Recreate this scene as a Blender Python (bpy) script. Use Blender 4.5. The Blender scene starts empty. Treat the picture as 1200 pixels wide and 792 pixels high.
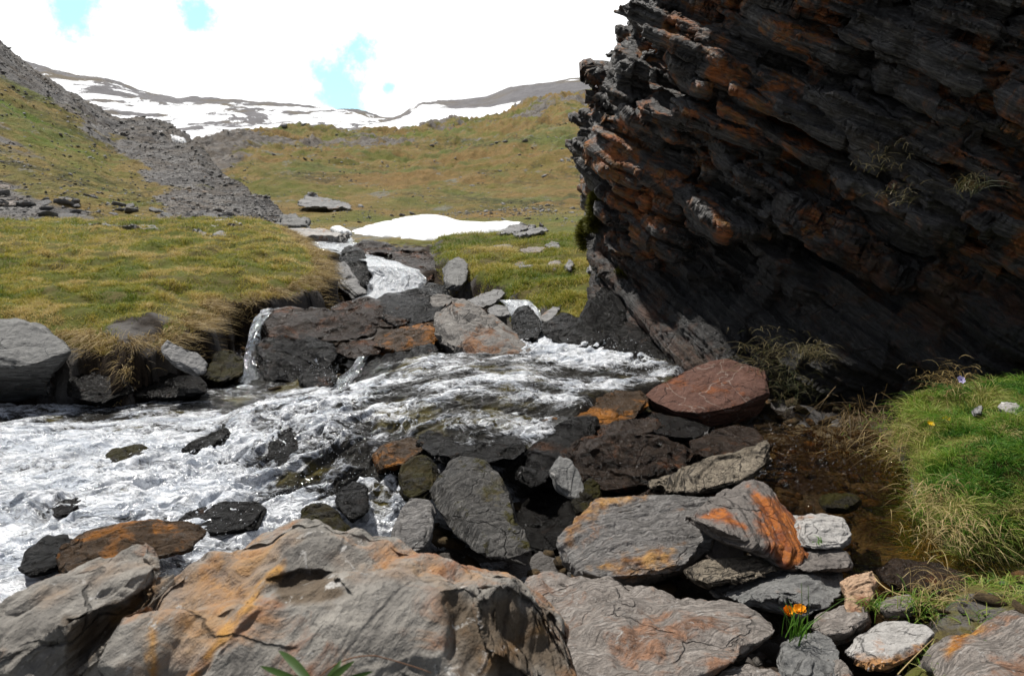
import bpy, bmesh, math
import numpy as np
from mathutils import Vector

rng = np.random.default_rng(7)
SC = bpy.context.scene
COL = SC.collection
R = math.radians

# ------------------------------------------------------------------ camera
FPX = 933.0                      # focal length for a 1200 x 792 frame
PITCH = R(10.1)
CAM = np.array([0.0, 0.0, 1.0])
CP, SP = math.cos(PITCH), math.sin(PITCH)


def ray(px, py):
    dx = (np.asarray(px, float) - 600.0) / FPX
    dy = (396.0 - np.asarray(py, float)) / FPX
    return np.stack(np.broadcast_arrays(dx, CP + dy * SP, -SP + dy * CP), -1)


def P(px, py, Y):
    """the point of the place at distance Y (metres) ahead along a line of sight"""
    d = ray(px, py)
    return CAM + d * (np.asarray(Y, float) / d[..., 1])[..., None]


def PZ(px, py, z):
    d = ray(px, py)
    return CAM + d * ((np.asarray(z, float) - 1.0) / d[..., 2])[..., None]


def pix(p):
    q = np.asarray(p, float) - CAM
    f = q[..., 1] * CP - q[..., 2] * SP
    u = q[..., 1] * SP + q[..., 2] * CP
    return 600 + FPX * q[..., 0] / f, 396 - FPX * u / f


# ------------------------------------------------------------------ noise
_perm = np.random.default_rng(3).permutation(256).astype(np.int32)
_perm = np.concatenate([_perm, _perm, _perm])
_g = np.random.default_rng(5).normal(size=(256, 3))
_g /= np.linalg.norm(_g, axis=1)[:, None]


def perlin(p):
    p = np.asarray(p, float)
    i = np.floor(p).astype(np.int64)
    f = p - i
    i = (i & 255).astype(np.int32)
    u = f * f * f * (f * (f * 6 - 15) + 10)
    out = np.zeros(len(p))
    for a in (0, 1):
        wa = u[:, 0] if a else 1 - u[:, 0]
        ha = _perm[(i[:, 0] + a) & 255]
        for b in (0, 1):
            wb = wa * (u[:, 1] if b else 1 - u[:, 1])
            hb = _perm[ha + ((i[:, 1] + b) & 255)]
            for c in (0, 1):
                w = wb * (u[:, 2] if c else 1 - u[:, 2])
                h = _perm[hb + ((i[:, 2] + c) & 255)]
                g = _g[h]
                out += w * (g[:, 0] * (f[:, 0] - a) + g[:, 1] * (f[:, 1] - b) + g[:, 2] * (f[:, 2] - c))
    return out * 1.5


def fbm(p, octv=4, gain=0.5, lac=2.03):
    p = np.asarray(p, float)
    s = np.zeros(len(p)); a = 1.0
    for k in range(octv):
        s += a * perlin(p + 17.3 * k)
        p = p * lac; a *= gain
    return s


def ridged(p, octv=4, gain=0.5, lac=2.1):
    p = np.asarray(p, float)
    s = np.zeros(len(p)); a = 1.0
    for k in range(octv):
        s += a * (1 - 2 * np.abs(perlin(p + 9.1 * k)))
        p = p * lac; a *= gain
    return s


def sstep(a, b, x):
    t = np.clip((np.asarray(x, float) - a) / (b - a), 0, 1)
    return t * t * (3 - 2 * t)


_h1 = np.random.default_rng(11).uniform(-1, 1, 4096)


def steps(s, lam, sharp=0.25):
    """1-D random level per layer, with a short ramp between layers"""
    q = s / lam
    i = np.floor(q).astype(np.int64); f = q - i
    t = sstep(1 - sharp, 1, f)
    return _h1[i & 4095] * (1 - t) + _h1[(i + 1) & 4095] * t


def poly_sd(x, y, poly):
    """signed distance to a plan polygon, positive inside"""
    poly = np.asarray(poly, float)[:, :2]
    d2 = np.full(x.shape, 1e18); ins = np.zeros(x.shape, bool)
    n = len(poly)
    for k in range(n):
        a, b = poly[k], poly[(k + 1) % n]
        e = b - a
        t = np.clip(((x - a[0]) * e[0] + (y - a[1]) * e[1]) / max(e @ e, 1e-12), 0, 1)
        d2 = np.minimum(d2, (x - a[0] - t * e[0]) ** 2 + (y - a[1] - t * e[1]) ** 2)
        c = (a[1] > y) != (b[1] > y)
        if abs(e[1]) > 1e-12:
            ins ^= c & (x < a[0] + e[0] * (y - a[1]) / e[1])
    d = np.sqrt(d2)
    return np.where(ins, d, -d)


# ------------------------------------------------------------------ meshes and tags
def tag(o, label=None, cat=None, group=None, kind=None):
    if label: o['label'] = label
    if cat: o['category'] = cat
    if group: o['group'] = group
    if kind: o['kind'] = kind
    return o


def link(name, me, m=None, parent=None, smooth=True):
    o = bpy.data.objects.new(name, me)
    COL.objects.link(o)
    if m is not None: me.materials.append(m)
    if parent is not None: o.parent = parent
    if smooth and len(me.polygons):
        me.polygons.foreach_set('use_smooth', np.ones(len(me.polygons), bool))
    return o


def mesh_np(name, V, loops, sizes):
    me = bpy.data.meshes.new(name)
    V = np.ascontiguousarray(V, np.float32)
    loops = np.ascontiguousarray(loops, np.int32).ravel(); sizes = np.asarray(sizes, np.int32)
    me.vertices.add(len(V)); me.vertices.foreach_set('co', V.ravel())
    me.loops.add(len(loops)); me.loops.foreach_set('vertex_index', loops)
    me.polygons.add(len(sizes))
    st = np.zeros(len(sizes), np.int32); st[1:] = np.cumsum(sizes)[:-1]
    me.polygons.foreach_set('loop_start', st)
    me.update(calc_edges=True)
    return me


def attr(me, name, val):
    a = me.attributes.new(name, 'FLOAT', 'POINT')
    a.data.foreach_set('value', np.ascontiguousarray(val, np.float32))


def grid_mesh(name, V, nu, nv, mask=None):
    """V is (nu*nv,3) with index i*nv+j"""
    i, j = np.meshgrid(np.arange(nu - 1), np.arange(nv - 1), indexing='ij')
    a = (i * nv + j).ravel()
    q = np.stack([a, a + nv, a + nv + 1, a + 1], 1)
    if mask is not None:
        q = q[mask.ravel()[q].any(1)]
        used = np.unique(q); rm = np.full(len(V), -1); rm[used] = np.arange(len(used))
        me = mesh_np(name, V[used], rm[q], np.full(len(q), 4)); return me, used
    return mesh_np(name, V, q, np.full(len(q), 4)), np.arange(len(V))


def recentre(o):
    """put the object's origin at the middle of its base"""
    me = o.data; n = len(me.vertices)
    V = np.empty(n * 3, np.float32); me.vertices.foreach_get('co', V); V = V.reshape(-1, 3)
    c = np.array([(V[:, 0].min() + V[:, 0].max()) / 2, (V[:, 1].min() + V[:, 1].max()) / 2, V[:, 2].min()])
    me.vertices.foreach_set('co', (V - c).astype(np.float32).ravel()); me.update()
    o.location = c
    return o


def hull_geo(pts):
    bm = bmesh.new()
    for p in pts: bm.verts.new(p)
    r = bmesh.ops.convex_hull(bm, input=bm.verts)
    junk = list({e for e in r['geom_interior'] + r['geom_unused'] if isinstance(e, bmesh.types.BMVert)})
    if junk: bmesh.ops.delete(bm, geom=junk, context='VERTS')
    bm.verts.index_update()
    V = [tuple(v.co) for v in bm.verts]; F = [[v.index for v in f.verts] for f in bm.faces]
    bm.free()
    return V, F


def union_remesh(hulls, voxel):
    V, L, S = [], [], []
    for pts in hulls:
        v, f = hull_geo(pts)
        o = len(V); V += v
        for q in f: L += [o + k for k in q]; S.append(len(q))
    me = mesh_np('raw', np.array(V), L, S)
    ob = bpy.data.objects.new('raw', me); COL.objects.link(ob)
    md = ob.modifiers.new('r', 'REMESH'); md.mode = 'VOXEL'; md.voxel_size = voxel; md.adaptivity = 0
    dg = bpy.context.evaluated_depsgraph_get(); dg.update()
    out = bpy.data.meshes.new_from_object(ob.evaluated_get(dg))
    bpy.data.objects.remove(ob); bpy.data.meshes.remove(me)
    return out


def mget(me):
    n = len(me.vertices)
    V = np.empty(n * 3, np.float32); me.vertices.foreach_get('co', V)
    N = np.empty(n * 3, np.float32); me.vertices.foreach_get('normal', N)
    return V.reshape(-1, 3).astype(float), N.reshape(-1, 3).astype(float)


def mset(me, V):
    me.vertices.foreach_set('co', np.ascontiguousarray(V, np.float32).ravel()); me.update()


def smooth_v(me, V, it, k=0.5):
    E = np.empty(len(me.edges) * 2, np.int32); me.edges.foreach_get('vertices', E); E = E.reshape(-1, 2)
    n = len(V)
    deg = np.bincount(E.ravel(), minlength=n).clip(1)
    for _ in range(it):
        A = np.zeros_like(V)
        for c in range(3):
            A[:, c] = np.bincount(E[:, 0], V[E[:, 1], c], n) + np.bincount(E[:, 1], V[E[:, 0], c], n)
        V = V + k * (A / deg[:, None] - V)
    return V


def roughen(me, n, L, seed, big=0.03, strat=0.012, lam=0.03, fine=0.004, it=4, chips=0.0, facet=0.03, slip=0.0):
    V, _ = mget(me)
    V = smooth_v(me, V, it)
    V = chip(V, seed, depth=facet)
    if slip:
        V = sheets(V, n, max(.16 * L, .02), .022 * L * slip, .075 * slip, seed)
        V = sheets(V, n, max(.055 * L, .009), .010 * L * slip, .035 * slip, seed + 50)
    mset(me, V)
    V, N = mget(me)
    n = np.asarray(n, float); n = n / np.linalg.norm(n)
    o = np.array([seed * 3.7, seed * 1.3, seed * 2.1])
    q = V / L + o
    d = big * L * fbm(q * 2.2, 3)
    w = fbm(q * 2.0, 2) * 0.025 * L + fbm(V / 0.05 + o, 2) * 0.0015
    s = V @ n + w
    edge = np.sqrt(np.clip(1 - (N @ n) ** 2, 0, 1))
    st = steps(s, lam) + 0.55 * steps(s + 3, lam * 0.41) + 0.3 * steps(s + 7, lam * 0.17)
    d = d + strat * st * (0.15 + edge)
    # terraces on faces parallel to the layers
    d = d + strat * 0.5 * (1 - edge) * steps(fbm(q * 2.0 + 5, 4) * 3, 1.1, 0.10)
    if chips:
        c = ridged(q * 4 + 3, 3); d = d - chips * L * np.clip(c - 0.55, 0, 1)
    d = d + fine * fbm(V / 0.03 + o, 3)
    V = V + N * d[:, None]
    mset(me, V)
    return V


def chip(V, seed, k=18, depth=0.02, aniso=None):
    """knock corners and edges off with flat breaks"""
    r = np.random.default_rng(1000 + seed)
    c = V.mean(0); W = V - c
    ext = W.std(0).max() * 3.4
    for _ in range(k):
        n = r.normal(size=3)
        if aniso is not None: n = n + aniso * r.normal() * 1.2
        n /= np.linalg.norm(n)
        h = W @ n
        q = np.sort(h)
        d = q[-1] - ext * depth * r.uniform(.4, 1.5)
        o = np.clip(h - d, 0, None)
        W = W - n * o[:, None] * 0.97
    return W + c


def sheets(V, n, lam, shift, swell, seed, tilt=0.0):
    """split the rock into sheets along its layering; each sheet slips sideways and ends a little sooner or later than the next"""
    n = np.asarray(n, float); n = n / np.linalg.norm(n)
    a = np.cross(n, [0.3, 0.9, 0.2]); a /= np.linalg.norm(a); b = np.cross(n, a)
    c = V.mean(0); W = V - c
    s = W @ n + 0.10 * lam * fbm(W / (lam * 6) + seed, 2)
    q = s / lam + 0.37 * seed; i = np.floor(q).astype(np.int64); f = q - i
    t = sstep(0.86, 1.0, f)
    g = lambda k: _h1[(i * 7 + k + seed * 101) & 4095] * (1 - t) + _h1[((i + 1) * 7 + k + seed * 101) & 4095] * t
    u, v = W @ a, W @ b
    k = 1 + swell * g(0)
    u = u * k + shift * g(1); v = v * k + shift * g(2)
    return c + (W @ n)[:, None] * n + u[:, None] * a + v[:, None] * b


def hull_pts(pts, t, shrink=0.82, drop=0.0):
    """corners seen from the front, closed at the back by a smaller copy t metres deeper"""
    a = np.array(pts, float)
    F = P(a[:, 0], a[:, 1], a[:, 2])
    if t <= 0: return F
    c = a[:, :2].mean(0)
    b = c + (a[:, :2] - c) * shrink
    B = P(b[:, 0], b[:, 1], a[:, 2] + t); B[:, 2] -= drop
    return np.concatenate([F, B])


_seed = [0]


def rock(name, label, m, pts, t=0.15, grow=None, n=(0.1, -0.25, 0.95), cat='rock', extra=(), big=0.009, strat=None, lam=None, fine=0.002, facet=0.03, slip=0.8,
         it=1, voxel=None, chips=0.015, dz=0.0, group=None, shrink=0.82, drop=0.02, post=None, ochre=None):
    _seed[0] += 1
    pts = np.array(pts, float); y0 = np.median(pts[:, 2])
    gk = grow or (1.0 if y0 < 1.5 else 1.03 if y0 < 2.25 else 1.07)
    pts[:, :2] = pts[:, :2].mean(0) + (pts[:, :2] - pts[:, :2].mean(0)) * gk
    hs = [hull_pts(pts, t, shrink, drop)] + [hull_pts(e[0], e[1], shrink, drop) for e in extra]
    hs = [h - np.array([0, 0, dz]) for h in hs]
    A = np.concatenate(hs)
    L = float(np.linalg.norm(A.max(0) - A.min(0)))
    dist = float(np.median(A[:, 1]))
    vx = voxel or max(dist / 796.0 * 0.95, 0.0016, L / 170)
    me = union_remesh(hs, vx)
    roughen(me, n, L, _seed[0], big, strat if strat is not None else 0.016 * L ** 0.7, lam or max(0.05 * L, 0.008), fine, it, chips, facet, slip)
    if ochre: colour(me, ochre, [])
    if post: post(me)
    o = link(name, me, m)
    recentre(o)
    tag(o, label, cat, group, 'thing')
    return o
# ------------------------------------------------------------------ materials
class NT:
    def __init__(s, name):
        s.m = bpy.data.materials.new(name); s.m.use_nodes = True
        s.t = s.m.node_tree; s.t.nodes.clear()
        s.out = s.t.nodes.new('ShaderNodeOutputMaterial')
    def n(s, ty, **kw):
        nd = s.t.nodes.new(ty)
        for k, v in kw.items(): setattr(nd, k, v)
        return nd
    def set(s, sock, v):
        if hasattr(v, 'is_output'): s.t.links.new(v, sock)
        elif v is not None:
            if sock.type == 'RGBA' and len(v) == 3: v = (*v, 1)
            sock.default_value = v
    def noise(s, vec, scale, detail=5, rough=0.55, dist=0.0):
        d = s.n('ShaderNodeTexNoise'); s.set(d.inputs['Vector'], vec)
        d.inputs['Scale'].default_value = scale; d.inputs['Detail'].default_value = detail
        d.inputs['Roughness'].default_value = rough; d.inputs['Distortion'].default_value = dist
        return d.outputs['Fac']
    def vor(s, vec, scale, feature='F1', out='Distance'):
        d = s.n('ShaderNodeTexVoronoi', feature=feature); s.set(d.inputs['Vector'], vec)
        d.inputs['Scale'].default_value = scale
        return d.outputs[out]
    def ramp(s, f, a, b, c0=(0, 0, 0), c1=(1, 1, 1), mid=None):
        d = s.n('ShaderNodeValToRGB'); s.set(d.inputs[0], f)
        e = d.color_ramp.elements
        e[0].position = a; e[1].position = b; e[0].color = (*c0, 1); e[1].color = (*c1, 1)
        for p, c in (mid or []):
            x = e.new(p); x.color = (*c, 1)
        return d.outputs[0]
    def rng(s, f, a, b, lo=0.0, hi=1.0):
        d = s.n('ShaderNodeMapRange', interpolation_type='SMOOTHSTEP'); s.set(d.inputs[0], f)
        for k, v in zip((1, 2, 3, 4), (a, b, lo, hi)): d.inputs[k].default_value = v
        return d.outputs[0]
    def mix(s, f, a, b, mode='MIX'):
        d = s.n('ShaderNodeMix', data_type='RGBA', blend_type=mode)
        s.set(d.inputs[0], f); s.set(d.inputs[6], a); s.set(d.inputs[7], b)
        return d.outputs[2]
    def math(s, op, a, b=None, c=None):
        d = s.n('ShaderNodeMath', operation=op); s.set(d.inputs[0], a); s.set(d.inputs[1], b)
        if c is not None: s.set(d.inputs[2], c)
        return d.outputs[0]
    def mapping(s, vec, rot=(0, 0, 0), scale=(1, 1, 1), loc=(0, 0, 0)):
        d = s.n('ShaderNodeMapping'); s.set(d.inputs[0], vec)
        d.inputs['Rotation'].default_value = rot; d.inputs['Scale'].default_value = scale; d.inputs['Location'].default_value = loc
        return d.outputs[0]
    def attr(s, name):
        return s.n('ShaderNodeAttribute', attribute_name=name).outputs['Fac']
    def bump(s, h, strength, dist, normal=None):
        d = s.n('ShaderNodeBump'); s.set(d.inputs['Height'], h)
        d.inputs['Strength'].default_value = strength; d.inputs['Distance'].default_value = dist
        if normal is not None: s.set(d.inputs['Normal'], normal)
        return d.outputs[0]
    def bsdf(s, col, rough=0.8, normal=None, spec=0.3, **kw):
        d = s.n('ShaderNodeBsdfPrincipled')
        s.set(d.inputs['Base Color'], col); s.set(d.inputs['Roughness'], rough)
        if normal is not None: s.set(d.inputs['Normal'], normal)
        s.set(d.inputs['Specular IOR Level'], spec)
        for k, v in kw.items(): s.set(d.inputs[k], v)
        return d.outputs[0]
    def done(s, sh):
        s.t.links.new(sh, s.out.inputs['Surface']); return s.m


def rot_to_z(n):
    v = Vector(n).normalized()
    return v.rotation_difference(Vector((0, 0, 1))).to_euler()


def rock_mat(name, c1, c2, stain=(0.32, 0.13, 0.04), amt=0.3, n=(0.1, -0.25, 0.95), sc=1.0, rough=(0.75, 0.9), spec=0.3,
             stretch=9.0, pale=0.2, pale_col=(0.5, 0.48, 0.45), moss=0.0, moss_col=(0.06, 0.07, 0.012), bump=1.0, stain2=None, wet=0.0, fold=0.0, vein=0.0, lines=1.0, ochre=False, och=((0.24, 0.10, 0.025), (0.52, 0.28, 0.08)), foot_shade=None):
    """layered schist: bands along the layers, rust stains, pale lichen specks; sc = detail size, 1 for a stone half a metre across"""
    t = NT(name)
    tc = t.n('ShaderNodeTexCoord').outputs['Object']
    rnd = t.n('ShaderNodeObjectInfo').outputs['Random']
    off = t.n('ShaderNodeCombineXYZ')
    for k, f in enumerate((13.1, 7.7, 5.3)): t.set(off.inputs[k], t.math('MULTIPLY', rnd, f))
    ad = t.n('ShaderNodeVectorMath', operation='ADD'); t.set(ad.inputs[0], tc); t.set(ad.inputs[1], off.outputs[0])
    v = ad.outputs[0]
    if fold:
        wn = t.n('ShaderNodeTexNoise'); t.set(wn.inputs['Vector'], v); wn.inputs['Scale'].default_value = 6 * sc; wn.inputs['Detail'].default_value = 2
        ws = t.n('ShaderNodeVectorMath', operation='SCALE'); t.set(ws.inputs[0], wn.outputs['Color']); ws.inputs['Scale'].default_value = fold
        wa = t.n('ShaderNodeVectorMath', operation='ADD'); t.set(wa.inputs[0], v); t.set(wa.inputs[1], ws.outputs[0]); vv = wa.outputs[0]
    else:
        vv = v
    lay = t.mapping(t.mapping(vv, rot=rot_to_z(n)), scale=(1, 1, stretch))
    bands = t.noise(lay, 7 * sc, 8, 0.62, 0.4)
    big = t.noise(v, 3.2 * sc, 4, 0.6, 0.6)
    fine = t.noise(v, 55 * sc, 6, 0.7)
    blot = t.noise(v, 14 * sc, 5, 0.65, 0.8)
    gn = t.n('ShaderNodeVectorMath', operation='DOT_PRODUCT'); t.set(gn.inputs[0], t.n('ShaderNodeNewGeometry').outputs['Normal'])
    gn.inputs[1].default_value = tuple(Vector(n).normalized())
    cut = t.rng(t.math('ABSOLUTE', gn.outputs['Value']), 0.68, 0.93, 1.0, 0.05)
    flat = t.noise(v, 11 * sc, 9, 0.68, 0.2)                # cleavage faces: grainy, without lines
    mxn = t.n('ShaderNodeMix', data_type='FLOAT'); t.set(mxn.inputs[0], cut); t.set(mxn.inputs[2], flat); t.set(mxn.inputs[3], bands); bands = mxn.outputs[0]
    f = t.math('ADD', t.math('MULTIPLY', bands, 0.6), t.math('MULTIPLY', fine, 0.4))
    col = t.ramp(f, 0.34, 0.66, c1, c2)
    # drift of tone, then thin dark partings between the layers
    col = t.mix(t.rng(blot, 0.45, 0.62, 0, 0.7), col, t.mix(big, tuple(0.8 * a for a in c1), tuple(1.12 * b for b in c2)))
    ln = t.noise(t.mapping(lay, scale=(0.8, 0.8, 2.2)), 9 * sc, 8, 0.68, 0.15)
    part = t.rng(t.math('ABSOLUTE', t.math('SUBTRACT', ln, 0.5)), 0.0, 0.045, 1, 0)
    part = t.math('MULTIPLY', part, cut)
    col = t.mix(t.math('MULTIPLY', part, 0.6 * lines), col, tuple(0.4 * a for a in c1))
    if amt > 0:
        sm = t.math('MULTIPLY', t.rng(t.math('ADD', t.math('MULTIPLY', big, 0.6), t.math('MULTIPLY', blot, 0.4)), 0.62 - 0.26 * amt, 0.72 - 0.26 * amt), t.rng(fine, 0.25, 0.55, 0.45, 0.95))
        sc2 = stain2 or tuple(0.55 * x for x in stain)
        col = t.mix(sm, col, t.mix(t.rng(bands, 0.4, 0.6), stain, sc2))
    if ochre:
        oc = t.math('MULTIPLY', t.attr('ochre'), t.rng(t.math('ADD', fine, t.math('MULTIPLY', blot, 0.5)), 0.45, 0.8, 0.35, 1.0))
        col = t.mix(oc, col, t.mix(t.rng(blot, .35, .65), *och))
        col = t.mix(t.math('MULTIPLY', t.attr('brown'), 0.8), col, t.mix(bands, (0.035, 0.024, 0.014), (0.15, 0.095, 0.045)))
    if pale > 0:
        lp = t.math('MULTIPLY', t.rng(t.noise(v, 30 * sc, 6, 0.7, 0.5), 0.60, 0.68), t.rng(t.noise(v, 6 * sc, 3), 0.62 - 0.3 * pale, 0.75 - 0.3 * pale))
        col = t.mix(lp, col, pale_col)
    if vein > 0:
        vd = t.noise(t.mapping(lay, scale=(1, 1, 0.35)), 3.1 * sc, 3, 0.5, 1.2)
        vm = t.math('MULTIPLY', t.rng(t.math('ABSOLUTE', t.math('SUBTRACT', vd, 0.5)), 0.004, 0.016, 1, 0), vein)
        col = t.mix(vm, col, pale_col)
    cn = t.n('ShaderNodeTexNoise'); t.set(cn.inputs['Vector'], v); cn.inputs['Scale'].default_value = 9 * sc; cn.inputs['Detail'].default_value = 6
    cs = t.n('ShaderNodeVectorMath', operation='SCALE'); t.set(cs.inputs[0], cn.outputs['Color']); cs.inputs['Scale'].default_value = 0.10 / sc
    ca = t.n('ShaderNodeVectorMath', operation='ADD'); t.set(ca.inputs[0], vv); t.set(ca.inputs[1], cs.outputs[0])
    ck = t.rng(t.vor(t.mapping(ca.outputs[0], scale=(1, 1.3, 1.6)), 2.6 * sc, 'DISTANCE_TO_EDGE'), 0.0, 0.013, 1, 0)
    ck = t.math('MULTIPLY', ck, t.rng(t.noise(v, 5 * sc, 4, .6), .48, .56))
    col = t.mix(t.math('MULTIPLY', ck, .6), col, tuple(0.2 * x for x in c1))
    # dark lichen and dirt specks
    sp = t.math('MULTIPLY', t.rng(t.noise(v, 90 * sc, 3, 0.6), 0.62, 0.70), 0.55)
    col = t.mix(sp, col, tuple(0.3 * x for x in c1))
    if foot_shade:
        # shade at the rock's foot painted into the colour, below a ragged height
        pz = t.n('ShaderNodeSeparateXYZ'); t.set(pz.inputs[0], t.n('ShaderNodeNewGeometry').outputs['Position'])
        shade_mask = t.rng(t.math('ADD', pz.outputs[2], t.math('MULTIPLY', t.math('SUBTRACT', t.noise(v, 3.0, 6, .65), .5), 1.3)), foot_shade[0], foot_shade[1], 0.85, 0.0)
        col = t.mix(shade_mask, col, t.mix(bands, (0.006, 0.0055, 0.005), (0.03, 0.027, 0.024)))
    if moss > 0:
        g = t.n('ShaderNodeNewGeometry').outputs['Normal']
        sx = t.n('ShaderNodeSeparateXYZ'); t.set(sx.inputs[0], g)
        mk = t.math('MULTIPLY', t.rng(sx.outputs[2], 0.0, 0.5), t.rng(t.noise(v, 9 * sc, 6, 0.7), 0.66 - 0.32 * moss, 0.72 - 0.32 * moss))
        col = t.mix(mk, col, t.mix(fine, tuple(0.4 * x for x in moss_col), tuple(1.5 * x for x in moss_col)))
    h = t.math('ADD', t.math('MULTIPLY', bands, 1.0), t.math('ADD', t.math('MULTIPLY', fine, 0.35), t.math('MULTIPLY', blot, 0.5)))
    crack = t.rng(t.vor(t.mapping(lay, scale=(1, 1, 0.5)), 4 * sc, 'DISTANCE_TO_EDGE'), 0.0, 0.03)
    h = t.math('ADD', h, t.math('MULTIPLY', crack, 0.12))
    h = t.math('SUBTRACT', h, t.math('MULTIPLY', part, 0.22 * lines))
    h = t.math('SUBTRACT', h, t.math('MULTIPLY', ck, 0.35))
    nrm = t.bump(h, 0.9 * bump, 0.028 / sc)
    if wet:
        nrm = t.bump(t.noise(v, 120 * sc, 3), 0.25, 0.003, nrm)
    rg = t.rng(blot, 0.3, 0.7, rough[0], rough[1])
    return t.done(t.bsdf(col, rg, nrm, spec))


DN = (0.15, -0.30, 0.94)
M = {}
M['near'] = rock_mat('foreground_schist', (0.11, 0.102, 0.092), (0.40, 0.37, 0.325), (0.42, 0.225, 0.105), 0.5, n=(0.75, -0.3, -0.55), sc=0.8, pale=0.7, stretch=3.2, stain2=(0.27, 0.12, 0.06), bump=0.95, ochre=True, lines=.0)
M['slab'] = rock_mat('flat_grey_schist', (0.16, 0.135, 0.115), (0.43, 0.385, 0.345), (0.36, 0.19, 0.11), 0.42, lines=.35, n=(0.15, -0.66, 0.74), sc=1.3, pale=0.8, stretch=5, bump=1.2, ochre=True, och=((0.36, 0.13, 0.02), (0.62, 0.30, 0.06)))
M['grey'] = rock_mat('grey_schist', (0.10, 0.10, 0.098), (0.30, 0.295, 0.28), (0.30, 0.14, 0.06), 0.12, n=DN, sc=1.1, pale=0.5, stretch=7)
M['pale'] = rock_mat('pale_quartzite', (0.30, 0.28, 0.26), (0.56, 0.54, 0.51), (0.48, 0.22, 0.09), 0.3, ochre=True, och=((0.30, 0.13, 0.05), (0.56, 0.30, 0.12)), n=DN, sc=1.4, pale=0.5, pale_col=(0.72, 0.70, 0.68), stretch=3)
M['peach'] = rock_mat('peach_quartzite', (0.40, 0.24, 0.14), (0.62, 0.44, 0.30), (0.33, 0.10, 0.045), 0.5, n=DN, sc=1.4, pale=0.4, stretch=4)
M['striped'] = rock_mat('striped_wet_schist', (0.06, 0.056, 0.052), (0.30, 0.28, 0.26), (0.34, 0.14, 0.035), 0.2, lines=.6, n=(0.2, -0.84, 0.5), sc=1.0, stretch=7, rough=(0.3, 0.6), spec=0.5, pale=0.4, bump=0.9, fold=0.0, ochre=True)
M['wood'] = rock_mat('pale_striped_schist', (0.07, 0.054, 0.038), (0.52, 0.44, 0.33), (0.2, 0.1, 0.04), 0.1, n=(0.32, -0.45, 0.83), sc=1.2, stretch=16, rough=(0.6, 0.8), pale=0.2, bump=1.5)
M['orange'] = rock_mat('rusty_wedge_schist', (0.075, 0.066, 0.06), (0.27, 0.24, 0.215), (0.36, 0.13, 0.04), 0.15, n=(-0.4, -0.3, 0.86), sc=1.1, pale=0.3, stretch=7, stain2=(0.2, 0.06, 0.02), ochre=True, och=((0.20, 0.05, 0.012), (0.46, 0.15, 0.03)))
M['red'] = rock_mat('red_brown_schist', (0.075, 0.034, 0.024), (0.17, 0.085, 0.06), (0.23, 0.075, 0.026), 0.4, n=(0.1, -0.4, 0.9), sc=1.3, pale=0.25, pale_col=(0.3, 0.24, 0.2), stretch=4, vein=0.5)
M['amber'] = rock_mat('amber_bed_stone', (0.02, 0.013, 0.006), (0.12, 0.08, 0.034), (0.15, 0.07, 0.018), 0.4, sc=1.5, pale=0.1, lines=.3)
M['pebble'] = rock_mat('front_pebbles', (0.05, 0.043, 0.037), (0.20, 0.18, 0.16), (0.16, 0.08, 0.04), 0.4, sc=2.0, pale=0.3)
M['wet'] = rock_mat('wet_dark_schist', (0.002, 0.0019, 0.0018), (0.013, 0.0115, 0.010), (0.05, 0.02, 0.006), 0.2, n=DN, sc=1.2, rough=(0.12, 0.32), spec=0.13, pale=0.0, pale_col=(0.12, 0.115, 0.10), stretch=7, wet=1)
M['wetbrown'] = rock_mat('wet_brown_schist', (0.004, 0.003, 0.0025), (0.055, 0.037, 0.026), (0.13, 0.045, 0.011), 0.38, n=DN, sc=1.2, rough=(0.12, 0.32), spec=0.13, pale=0.1, pale_col=(0.2, 0.17, 0.14), stretch=8, wet=1)
M['gold'] = rock_mat('wet_ochre_schist', (0.02, 0.014, 0.009), (0.10, 0.062, 0.035), (0.36, 0.14, 0.022), 0.5, n=(0.2, -0.2, 0.95), sc=1.1, rough=(0.15, 0.4), spec=0.1, pale=0.1, stretch=8, wet=1, stain2=(0.2, 0.08, 0.015))
M['mossy'] = rock_mat('mossy_wet_schist', (0.03, 0.029, 0.027), (0.19, 0.18, 0.165), (0.09, 0.065, 0.016), 0.3, n=(0.55, -0.5, 0.6), sc=1.0, rough=(0.2, 0.45), spec=0.2, pale=0.2, lines=.6, moss=0.3, moss_col=(0.06, 0.052, 0.008), stretch=8, stain2=(0.06, 0.055, 0.01), bump=1.2)
M['mosscap'] = rock_mat('moss_coated_stone', (0.008, 0.007, 0.005), (0.032, 0.028, 0.019), (0.045, 0.034, 0.008), 0.5, sc=1.6, rough=(0.2, 0.5), spec=0.07, moss=0.6, moss_col=(0.03, 0.026, 0.006), pale=0)
M['mid'] = rock_mat('warm_grey_boulder', (0.14, 0.13, 0.122), (0.34, 0.315, 0.285), (0.30, 0.15, 0.07), 0.38, n=(0.3, -0.4, 0.85), sc=0.9, pale=0.5, stretch=5, stain2=(0.16, 0.08, 0.045))
CN = np.array([0.23, -0.40, 0.89])
M['cliff'] = rock_mat('dark_schist_cliff', (0.011, 0.0102, 0.0098), (0.19, 0.178, 0.166), (0.46, 0.14, 0.030), 0.48, n=tuple(CN), sc=0.6, pale=0.45, pale_col=(0.22, 0.21, 0.19), stretch=6.5, stain2=(0.27, 0.13, 0.03), bump=1.1, rough=(0.4, 0.75), spec=0.5, fold=0.02, lines=.5, foot_shade=(0.45, 1.0))
M['scree'] = rock_mat('scree_stone', (0.17, 0.165, 0.158), (0.42, 0.40, 0.375), (0.3, 0.21, 0.14), 0.4, sc=0.3, stretch=2, pale=0.3)
M['slate'] = rock_mat('weathered_slate', (0.14, 0.14, 0.14), (0.38, 0.37, 0.36), (0.3, 0.17, 0.09), 0.25, sc=1.0, stretch=5, pale=0.5)


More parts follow.
